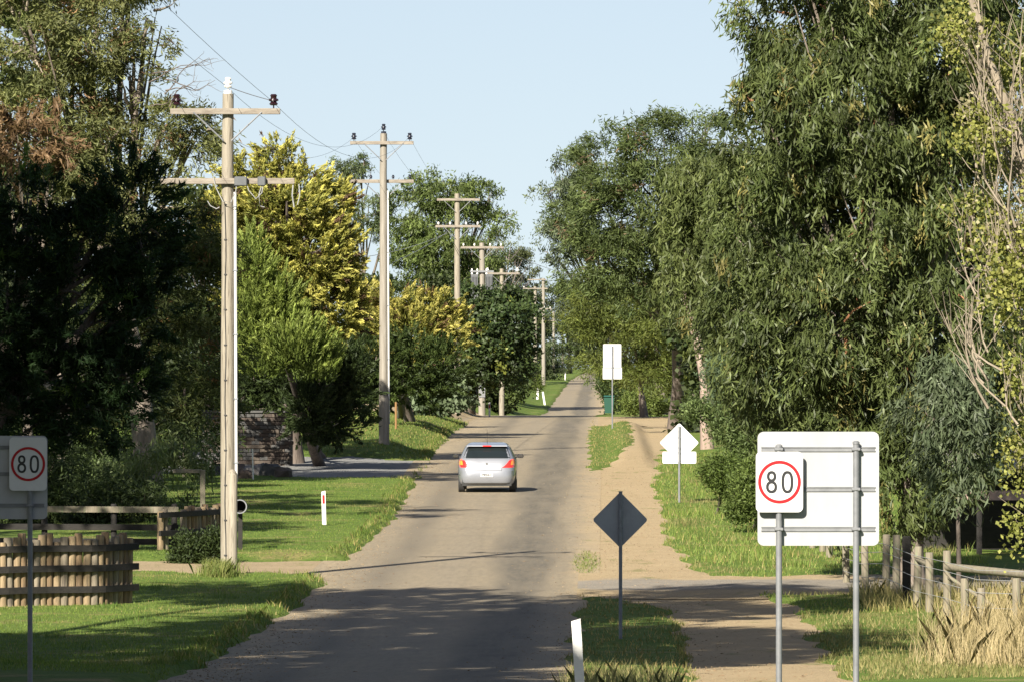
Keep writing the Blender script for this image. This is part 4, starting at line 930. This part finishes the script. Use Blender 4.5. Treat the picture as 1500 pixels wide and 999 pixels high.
wire(P(655, 342, 176), P(392, 380, 118), .5, 'pale service wire dropping left from the third pole to the cypress', .013, WIRE_PALE)
wire(P(575, 385, 124.5), P(655, 340, 176), .1, 'pale service wire between the second and third poles', .012, WIRE_PALE)
wire(P(690, 340, 176), P(880, 412, 182), .4, 'pale service wire crossing the road to the right hand trees', .013, WIRE_PALE)

# ------------------------------------------------------------------ log wing walls, rails and fences
def polyline(pts_px):
    dm = np.mean([q[2] for q in pts_px]); out_ = []
    for px, py, d in pts_px: d = dm + (d - dm) * .25; out_.append(((px - 750) * d / F, K * d))
    return np.array(out_)
def along(pl, step):
    seg = np.linalg.norm(np.diff(pl, axis=0), axis=1); L = np.concatenate([[0], np.cumsum(seg)])
    s = np.arange(step / 2, L[-1], step)
    return np.stack([np.interp(s, L, pl[:, 0]), np.interp(s, L, pl[:, 1])], 1)
LOG2 = M('greyed_pine_log', (.215, .18, .13), .85, (.14, .115, .08), 3, (5, 5, .6), .4, 12, col3=(.08, .065, .05), scale3=4)
LOG3 = M('stained_pine_log', (.20, .135, .07), .85, (.12, .08, .045), 3, (5, 5, .6), .4, 12, col3=(.07, .055, .04), scale3=4)
log_meshes = []
for k in range(4):
    mb = MB(); g = np.random.default_rng(k + 5); h = 1.22 + .05 * k
    mb.tube([(0, 0, -.2), (g.normal(0, .004), 0, h * .5), (0, 0, h - .02), (0, 0, h)], [.082, .081, .078, .068], 12); me = mb.mesh('log', True); me.materials.append((LOG, LOG2, LOG, LOG3)[k]); log_meshes.append(me)
def wing(label, pl, rail_z, n_skip=(), h=1.0, gap=.152):
    base = np.array([pl[0][0], pl[0][1], ground_z(pl[0][0], pl[0][1] / K)]); root = thing('log_wall', label, 'fence', base, 0, None, True)
    pts = along(pl, gap)
    for i, (x, y) in enumerate(pts):
        if i in n_skip: continue
        o_ = put('log', log_meshes[i % 4], None, root, (x - base[0], y - base[1], ground_z(x, y / K) - base[2])); o_.scale = (1, 1, h * (1 + .02 * math.sin(i * 2.3))); o_.rotation_euler = (R(1.2 * math.sin(i * 5.1)), R(.7 * math.sin(i * 3.3)), i * 1.3)
    fine = along(pl, .3); e0 = (pl[0] - pl[1]) / np.linalg.norm(pl[0] - pl[1]); e1 = (pl[-1] - pl[-2]) / np.linalg.norm(pl[-1] - pl[-2])
    fine = np.concatenate([[pl[0] + e0 * .1], fine, [pl[-1] + e1 * .1]])
    t_ = np.gradient(fine, axis=0); t_ /= np.linalg.norm(t_, axis=1)[:, None]; nn = np.stack([t_[:, 1], -t_[:, 0]], 1)
    zg = np.array([ground_z(x, y / K) for x, y in fine]); zg = np.convolve(np.pad(zg, 2, 'edge'), np.ones(5) / 5, 'valid')
    for z in rail_z:
        v = []
        for p_, n_, g_ in zip(fine, nn, zg):
            for dn, dz in ((.15, -.062), (.09, -.062), (.09, .062), (.15, .062)): v.append((p_[0] + n_[0] * dn - base[0], p_[1] + n_[1] * dn - base[1], g_ - base[2] + z + dz))
        n = len(fine); f = [(0, 1, 2, 3), (4*n-1, 4*n-2, 4*n-3, 4*n-4)]
        for k in range(n - 1):
            for q in range(4): qq = (q + 1) % 4; f.append((4*k+q, 4*k+4+q, 4*k+4+qq, 4*k+qq))
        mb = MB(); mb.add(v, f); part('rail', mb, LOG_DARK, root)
    return root
wing('curved wall of upright pine logs with three dark bars standing in for shadow bands beside the shaded lawn', polyline([(-95, 0, 62.6), (0, 0, 63.2), (70, 0, 64.6), (140, 0, 65.4), (190, 0, 67.2)]), (.30, .70, 1.08))  # the dark strips on this wall are modelled in place of cast shadow bands
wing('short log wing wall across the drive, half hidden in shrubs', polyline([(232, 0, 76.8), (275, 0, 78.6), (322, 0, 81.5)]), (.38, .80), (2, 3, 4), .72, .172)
root = thing('rail_fence', 'long low dark rail fence behind the log wall and driveway', 'fence', (-12.5, 78.8, ground_z(-12.5, 78.8)))
for i, z in enumerate((.14, .47, .88)):
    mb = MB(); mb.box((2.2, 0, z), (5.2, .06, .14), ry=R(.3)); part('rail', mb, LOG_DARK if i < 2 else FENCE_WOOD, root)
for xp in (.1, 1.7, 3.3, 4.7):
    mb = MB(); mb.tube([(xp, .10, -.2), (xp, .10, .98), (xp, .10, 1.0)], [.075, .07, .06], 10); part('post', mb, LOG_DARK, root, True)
root = thing('gate_post', 'pale square post with a top rail beyond the log wing wall', 'fence', ((297 - 750) * 88 / F, 88, ground_z((297 - 750) * 88 / F, 88)))
mb = MB(); mb.box((0, 0, .6), (.13, .13, 1.3), bev=.01); part('post', mb, FENCE_WOOD, root)
mb = MB(); mb.box((-.42, 0, 1.22), (.7, .09, .10), bev=.01); part('rail', mb, FENCE_WOOD, root)
# drum mailbox
x = (352 - 750) * 78.5 / F; mbx = thing('mailbox', 'black drum letterbox with pale rim on a post behind the nearest pole', 'mailbox', (x, 78.5, ground_z(x, 78.5)))
mb = MB(); mb.lathe([(.15, .28), (.15, -.26), (.135, -.26), (.135, .2), (.02, .2)], 20, (0, 0, 1.0), 'y'); part('drum', mb, BLACKISH, mbx, False)
mb = MB(); mb.ring(oval(0, 1.0, .165, .165, 24), oval(0, 1.0, .14, .14, 24), -.275, -.25); part('rim', mb, STEEL, mbx)
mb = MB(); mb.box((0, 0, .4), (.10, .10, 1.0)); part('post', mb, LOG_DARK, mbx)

# right-hand post and wire fence
rf = thing('post_fence', 'weathered post and wire fence with a round top rail beside the big gum', 'fence', (8.2, 63, ground_z(8.2, 63)))
FP = [(1240, 71.5, 1.0), (1268, 70.0, 1.05), (1298, 68.3, 1.2), (1313, 66.8, 1.25), (1343, 64.6, 1.18), (1362, 64.0, 1.12), (1388, 63.2, 1.22), (1414, 61.8, .82), (1438, 61.0, .70), (1190, 80, .9), (1205, 79, .9), (1215, 77.5, .85), (1490, 60.5, .9)]
fx = []
for i, (px, d, h) in enumerate(FP):
    x = (px - 750) * d / F; z = ground_z(x, d); fx.append((x, d, z, h)); g = np.random.default_rng(i + 40)
    mb = MB(); tx, ty = g.normal(0, .02, 2); mb.tube([(0, 0, -.2), (tx * .5, 0, h * .5), (tx, ty, h - .015), (tx, ty, h)], [.082, .078, .075, .068], 10)
    o_ = part('post', mb, FENCE_WOOD, rf, True); o_.location = (x - 8.2, K * (d - 63), z - rf.location.z)
a_, b_ = fx[6], fx[12]
mb = MB(); mb.tube([(a_[0] - 8.2, K * (a_[1] - 63) - .02, a_[2] + .92 - rf.location.z), (b_[0] + 1.6 - 8.2, K * (b_[1] - 63) - 1.2, a_[2] + .92 - rf.location.z)], [.075, .07], 10); part('rail', mb, FENCE_WOOD, rf, True)
a2 = fx[4]; mb = MB(); mb.tube([(a2[0] - 8.2, K * (a2[1] - 63), a2[2] + .95 - rf.location.z), (fx[5][0] - 8.2, K * (fx[5][1] - 63), a2[2] + .88 - rf.location.z)], .05, 8); part('rail', mb, FENCE_WOOD, rf, True)
mb = MB(); mb.tube([(a_[0] - 8.2, K * (a_[1] - 63) - .1, a_[2] + .75 - rf.location.z), (a_[0] + 1.0 - 8.2, K * (a_[1] - 63) - .9, a_[2] + .1 - rf.location.z)], .035, 8); part('stay', mb, FENCE_WOOD, rf, True)
chain = [fx[0], fx[1], fx[2], fx[3], fx[4], fx[6], fx[8], (fx[12][0] + 1.5, fx[12][1] - .6, fx[12][2], .9)]
for z in (.35, .62, .85, 1.02):
    mb = MB(); mb.tube([(q[0] - 8.2 - .08, K * (q[1] - 63) - .05, q[2] + z - rf.location.z) for q in chain], .006, 5); part('wire', mb, WIRE_PALE, rf, True)
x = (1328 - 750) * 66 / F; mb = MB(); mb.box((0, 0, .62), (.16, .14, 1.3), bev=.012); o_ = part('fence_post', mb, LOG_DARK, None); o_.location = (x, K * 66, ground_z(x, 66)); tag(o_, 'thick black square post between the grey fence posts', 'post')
# shed behind the right fence
x = (1452 - 750) * 76 / F; sh = thing('farm_shed', 'low dark open shed with timber beam behind the right fence', 'shed', (x, 78, ground_z(x, 78)))
mb = MB(); mb.box((0, 1.2, 2.15), (3.4, 3.0, .07), rx=R(6)); part('roof', mb, M('shed_roof', (.30, .27, .24), .6, (.22, .20, .17), 3), sh)
mb = MB(); mb.box((0, -.22, 1.35), (3.2, .10, .22)); part('beam', mb, M('shed_beam', (.33, .24, .20), .8, (.25, .18, .15), 4), sh)
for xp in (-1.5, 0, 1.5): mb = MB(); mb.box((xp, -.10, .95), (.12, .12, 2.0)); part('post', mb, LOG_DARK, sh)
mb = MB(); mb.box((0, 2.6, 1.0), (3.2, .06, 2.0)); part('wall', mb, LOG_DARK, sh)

# ------------------------------------------------------------------ stone wall and rubble in the left garden
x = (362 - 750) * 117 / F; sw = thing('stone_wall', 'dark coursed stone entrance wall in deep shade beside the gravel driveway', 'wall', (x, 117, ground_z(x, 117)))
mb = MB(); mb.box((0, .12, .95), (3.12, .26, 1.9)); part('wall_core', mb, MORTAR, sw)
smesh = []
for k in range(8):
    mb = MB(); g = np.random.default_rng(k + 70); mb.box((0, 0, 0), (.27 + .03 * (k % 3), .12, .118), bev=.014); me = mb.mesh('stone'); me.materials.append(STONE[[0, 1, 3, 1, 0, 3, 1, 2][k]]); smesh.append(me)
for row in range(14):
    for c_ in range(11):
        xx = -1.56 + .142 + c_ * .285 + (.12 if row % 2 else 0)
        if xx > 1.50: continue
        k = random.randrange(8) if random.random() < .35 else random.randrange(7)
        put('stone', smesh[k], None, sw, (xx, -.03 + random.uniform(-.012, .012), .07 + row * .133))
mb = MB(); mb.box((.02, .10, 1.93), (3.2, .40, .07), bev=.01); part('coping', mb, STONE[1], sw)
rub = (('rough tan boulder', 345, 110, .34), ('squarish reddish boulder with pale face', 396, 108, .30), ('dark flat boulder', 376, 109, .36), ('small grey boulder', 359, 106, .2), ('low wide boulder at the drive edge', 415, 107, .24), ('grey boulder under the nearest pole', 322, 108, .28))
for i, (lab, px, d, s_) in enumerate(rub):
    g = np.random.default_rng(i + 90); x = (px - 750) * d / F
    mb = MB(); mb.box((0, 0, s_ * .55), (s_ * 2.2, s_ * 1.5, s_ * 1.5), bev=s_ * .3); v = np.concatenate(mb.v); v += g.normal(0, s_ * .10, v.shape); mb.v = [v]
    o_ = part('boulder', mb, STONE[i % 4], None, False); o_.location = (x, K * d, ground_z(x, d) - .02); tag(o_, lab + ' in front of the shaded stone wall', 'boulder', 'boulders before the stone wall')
x = (371 - 750) * 105.5 / F; mb = MB(); mb.tube([(0, 0, -.1), (-.03, 0, .95)], .022, 8); o_ = part('garden_stake', mb, POST_WHITE, None, True); o_.location = (x, K * 105.5, ground_z(x, 105.5)); tag(o_, 'thin white stake standing before the boulders', 'stake')
x = (580 - 750) * 135 / F; mb = MB(); mb.tube([(0, 0, -.1), (0, 0, 1.1)], .045, 8); o_ = part('marker_post', mb, M('orange_timber', (.20, .11, .04), .8), None, True); o_.location = (x, K * 135, ground_z(x, 135)); tag(o_, 'orange brown stake just right of the second pole', 'stake')

# wheelie bin
x = (892 - 750) * 190 / F; wb = thing('wheelie_bin', 'dark green wheelie bin at the right road edge on the crest', 'bin', (x, 190, ground_z(x, 190)))
BIN = M('bin_green', (.012, .06, .04), .5)
mb = MB(); mb.add([(-.22, -.24, .08), (.22, -.24, .08), (.22, .24, .08), (-.22, .24, .08), (-.29, -.33, .95), (.29, -.33, .95), (.29, .33, .95), (-.29, .33, .95)], [(0,3,2,1),(4,5,6,7),(0,1,5,4),(1,2,6,5),(2,3,7,6),(3,0,4,7)]); part('body', mb, BIN, wb)
mb = MB(); mb.box((0, 0, 1.0), (.62, .74, .07), bev=.03, rx=R(-4)); part('lid', mb, M('bin_lid', (.02, .10, .085), .45), wb)
for s_ in (-1, 1): mb = MB(); mb.lathe([(.10, -.03), (.10, .03)], 14, (s_ * .25, .26, .10), 'x'); part('wheel', mb, BLACKISH, wb)
mb = MB(); mb.box((0, -.297, .72), (.14, .004, .14), rx=R(6)); part('sticker', mb, POST_WHITE, wb)

# ------------------------------------------------------------------ car (silver hatchback seen from behind)
PAINT = M('silver_paint', (.235, .245, .27), .28, metal=.35, coat=.6, spec=.5)
GLASS = M('dark_car_glass', (.012, .016, .017), .06, spec=.6)
TRIM = M('dark_trim', (.03, .031, .034), .6)
LAMP = M('lamp_red', (.70, .025, .02), .2, coat=.5)
LAMP_AMBER = M('lamp_amber', (.85, .25, .03), .2, coat=.5)
ZL = np.array([.22, .27, .36, .50, .62, .76, .88, .97, 1.02, 1.08, 1.20, 1.32, 1.39, 1.44, 1.465])
RY = np.array([.16, .05, .00, -.01, .02, .055, .10, .145, .19, .25, .39, .54, .60, .78, 1.15])
FY = np.array([4.0, 4.12, 4.18, 4.20, 4.15, 4.0, 3.6, 3.15, 3.0, 2.88, 2.62, 2.36, 2.18, 1.95, 1.75])
HW = np.array([.78, .82, .85, .865, .868, .87, .865, .845, .815, .79, .735, .675, .62, .56, .46])
NE = 7.0
def rear_pt(x, z, off=0.0):
    ry, fy, hw = (np.interp(z, ZL, q) for q in (RY, FY, HW)); yc, L = (ry + fy) / 2, (fy - ry) / 2
    tx = min(abs(x) / hw, .9995)
    return (x, yc - L * (1 - tx ** NE) ** (1 / NE) - off, z)
def side_pt(y, z, s_, off=0.0):
    ry, fy, hw = (np.interp(z, ZL, q) for q in (RY, FY, HW)); yc, L = (ry + fy) / 2, (fy - ry) / 2
    ty = min(abs(y - yc) / L, .9995)
    return (s_ * (hw * (1 - ty ** NE) ** (1 / NE) + off), y, z)
xr = (713 - 750) * 101 / F
car = thing('hatchback_car', 'silver hatchback driving away along the middle of the road', 'car', (xr, 101, float(zbase(101)) + .005), -.027 / K)
zs = np.interp(np.linspace(0, len(ZL) - 1, 43), np.arange(len(ZL)), ZL); NA = 96
th = np.linspace(0, 2 * PI, NA, endpoint=False)
V_, F_ = [], []
for z in zs:
    ry, fy, hw = (np.interp(z, ZL, q) for q in (RY, FY, HW)); yc, L = (ry + fy) / 2, (fy - ry) / 2
    for a_ in th:
        ca_, sa_ = math.cos(a_), math.sin(a_); V_.append((hw * math.copysign(abs(ca_) ** (2 / NE), ca_), yc + L * math.copysign(abs(sa_) ** (2 / NE), sa_), z))
AX = (.72, 3.33)
for k in range(len(zs) - 1):
    for i in range(NA):
        j = (i + 1) % NA; q = (k*NA+i, k*NA+j, k*NA+NA+j, k*NA+NA+i)
        cc = np.mean([V_[w] for w in q], 0)
        if abs(cc[0]) > .6 and any((cc[1] - ay) ** 2 + (cc[2] - .31) ** 2 < .355 ** 2 for ay in AX): continue
        F_.append(q)
F_.append(tuple((len(zs)-1)*NA + i for i in range(NA)))
mb = MB(); mb.add(V_, F_); part('body', mb, PAINT, car, True)
mb = MB(); mb.box((0, 2.05, .36), (1.46, 3.9, .30)); part('underbody', mb, BLACKISH, car)
def patch(name, m, rows, parent=car, n=10, off=.006, thick=.012):
    """rows: (z, x_left, x_right) on the tail, top to bottom"""
    mb = MB(); nr = len(rows); v = []
    for zz, xa, xb in rows:
        for k in range(n + 1): v.append(rear_pt(xa + (xb - xa) * k / n, zz, off))
    for zz, xa, xb in rows:
        for k in range(n + 1): v.append(rear_pt(xa + (xb - xa) * k / n, zz, off - thick))
    f = []; q = n + 1; B = nr * q
    for r_ in range(nr - 1):
        for k in range(n): a0 = r_ * q + k; f.append((a0, a0 + q, a0 + q + 1, a0 + 1))
    edge = [k for k in range(q)] + [r_ * q + n for r_ in range(1, nr)] + [(nr - 1) * q + k for k in range(n - 1, -1, -1)] + [r_ * q for r_ in range(nr - 2, 0, -1)]
    for e0, e1 in zip(edge, edge[1:] + edge[:1]): f.append((e0, e1, e1 + B, e0 + B))
    mb.add(v, f); return part(name, mb, m, parent, True)
patch('rear_window', GLASS, [(1.345, -.585, .585), (1.30, -.605, .605), (1.22, -.635, .635), (1.13, -.67, .67), (1.06, -.695, .695), (1.035, -.67, .67)], n=16)
patch('window_frame', TRIM, [(1.36, -.60, .60), (1.30, -.622, .622), (1.22, -.652, .652), (1.13, -.688, .688), (1.05, -.715, .715), (1.022, -.69, .69)], n=16, off=.003)
# tailgate shut line, badge strip, bumper
for s_ in (-1, 1):
    lr = [(1.005, s_ * .735, s_ * .825), (.96, s_ * .66, s_ * .843), (.88, s_ * .60, s_ * .862), (.80, s_ * .52, s_ * .868), (.755, s_ * .45, s_ * .868)]
    lr = [(z, min(a_, b_), max(a_, b_)) for z, a_, b_ in lr]
    lp_ = patch('tail_light', LAMP, lr, n=8, off=.012, thick=.02)
    am = [(.99, s_ * .755, s_ * .825), (.94, s_ * .73, s_ * .845), (.88, s_ * .715, s_ * .86), (.83, s_ * .71, s_ * .866)]
    am = [(z, min(a_, b_), max(a_, b_)) for z, a_, b_ in am]
    patch('indicator_lens', LAMP_AMBER, am, lp_, n=5, off=.018, thick=.01)
    patch('bumper_strip', TRIM, [(.545, min(s_ * .40, s_ * .86), max(s_ * .40, s_ * .86)), (.51, min(s_ * .46, s_ * .86), max(s_ * .46, s_ * .86))], n=10, off=.008)
    patch('shut_line', TRIM, [(.74, min(s_ * .44, s_ * .452), max(s_ * .44, s_ * .452)), (.60, min(s_ * .43, s_ * .442), max(s_ * .43, s_ * .442))], n=2, off=.004)
patch('bumper', PAINT, [(.66, -.80, .80), (.645, -.83, .83), (.50, -.845, .845), (.34, -.83, .83), (.30, -.79, .79)], n=24, off=.022, thick=.03)
patch('garnish_strip', M('chrome_strip', (.35, .36, .38), .25, metal=.8), [(.775, -.14, .36), (.755, -.14, .36)], n=8, off=.010)
patch('tailgate_shut_gap', TRIM, [(.672, -.44, .44), (.662, -.44, .44)], n=10, off=.004)
pl_ = patch('number_plate', M('plate_white', (.30, .30, .29), .4), [(.60, -.185, .185), (.475, -.185, .185)], n=6, off=.030)
tx = bpy.data.curves.new('plate_text', 'FONT'); tx.body = 'YKH-1'; tx.size = .105; tx.align_x = 'CENTER'; tx.extrude = .001
to = bpy.data.objects.new('plate_text', tx); C.objects.link(to); bpy.context.view_layer.update()
tme = bpy.data.meshes.new_from_object(to.evaluated_get(bpy.context.evaluated_depsgraph_get())); bpy.data.objects.remove(to)
to = put('plate_text', tme, None, pl_); tme.materials.clear(); tme.materials.append(M('plate_ink', (.012, .014, .03), .5)); to.rotation_euler = (R(90), 0, 0); to.location = (0, rear_pt(0, .53, .034)[1], .502)
patch('rear_valance', TRIM, [(.30, -.78, .78), (.225, -.74, .74)], n=16, off=.012, thick=.03)
mb = MB(); mb.add([(-.60, .47, 1.395), (.60, .47, 1.395), (.57, .72, 1.425), (-.57, .72, 1.425), (-.60, .46, 1.37), (.60, .46, 1.37), (.57, .70, 1.38), (-.57, .70, 1.38)], [(0,1,2,3),(4,7,6,5),(0,4,5,1),(1,5,6,2),(2,6,7,3),(3,7,4,0)]); sp = part('roof_spoiler', mb, PAINT, car)
mb = MB(); mb.box((0, .455, 1.382), (.25, .012, .03)); part('brake_light', mb, LAMP, sp)
mb = MB(); mb.tube([(0, .85, 1.43), (0, .82, 1.62), (0, .72, 1.86)], [.008, .005, .004], 6); part('aerial', mb, BLACK, car, True)
mb = MB(); mb.tube([(-.2, rear_pt(-.2, 1.10, .012)[1], 1.06), (.25, rear_pt(.25, 1.08, .012)[1], 1.055)], .009, 6); part('rear_wiper', mb, BLACK, car)
mb = MB(); mb.lathe([(.035, -.006), (.035, .0)], 18, (0, rear_pt(0, .86, .004)[1], .86), 'y'); part('badge', mb, M('badge_chrome', (.5, .5, .52), .2, metal=.9), car)
for s_ in (-1, 1):
    mb = MB(); v = [side_pt(y, z, s_, .004) for y, z in ((.95, 1.05), (1.9, 1.04), (2.72, 1.04), (2.45, 1.20), (2.28, 1.33), (1.7, 1.36), (1.0, 1.33), (.78, 1.18))]
    f = [tuple(range(8))] if s_ > 0 else [tuple(range(7, -1, -1))]; mb.add(v, f); part('side_window', mb, GLASS, car)
    mb = MB(); mb.box((s_ * .965, 2.55, 1.03), (.19, .10, .12), bev=.035); mb.box((s_ * .86, 2.57, 1.0), (.08, .05, .04)); mi = part('door_mirror', mb, TRIM, car)
    mb = MB(); mb.box((s_ * .972, 2.496, 1.03), (.14, .006, .09), bev=.002); part('mirror_glass', mb, M('mirror', (.25, .25, .26), .08, metal=1), mi)
    for ay in AX:
        mb = MB(); mb.lathe([(.20, -.09), (.295, -.095), (.315, -.07), (.315, .07), (.295, .095), (.20, .09)], 28, (s_ * .755, ay, .315), 'x'); wh = part('wheel', mb, BLACKISH, car, False)
        mb = MB(); mb.lathe([(.05, .04), (.06, .085), (.195, .07), (.20, -.05)] if s_ > 0 else [(.20, .05), (.195, -.07), (.06, -.085), (.05, -.04)], 20, (s_ * .755, ay, .315), 'x'); part('rim', mb, STEEL, wh)
    mb = MB(); hl = [side_pt(y, z, s_, .004) for y, z in ((3.6, .72), (3.95, .70), (3.9, .80), (3.6, .86))]; mb.add(hl, [(0, 1, 2, 3)]); part('headlight', mb, POST_WHITE, car)
mb = MB(); ws = []
for z in (1.05, 1.15, 1.25, 1.35):
    ry, fy, hw = (np.interp(z, ZL, q) for q in (RY, FY, HW)); yc, L = (ry + fy) / 2, (fy - ry) / 2
    for t_ in np.linspace(-.86, .86, 9): ws.append((t_ * hw, yc + L * (1 - abs(t_) ** NE) ** (1 / NE) + .006, z))
mb.add(ws, [(r_*9+k, r_*9+k+9, r_*9+k+10, r_*9+k+1) for r_ in range(3) for k in range(8)]); part('windscreen', mb, GLASS, car)
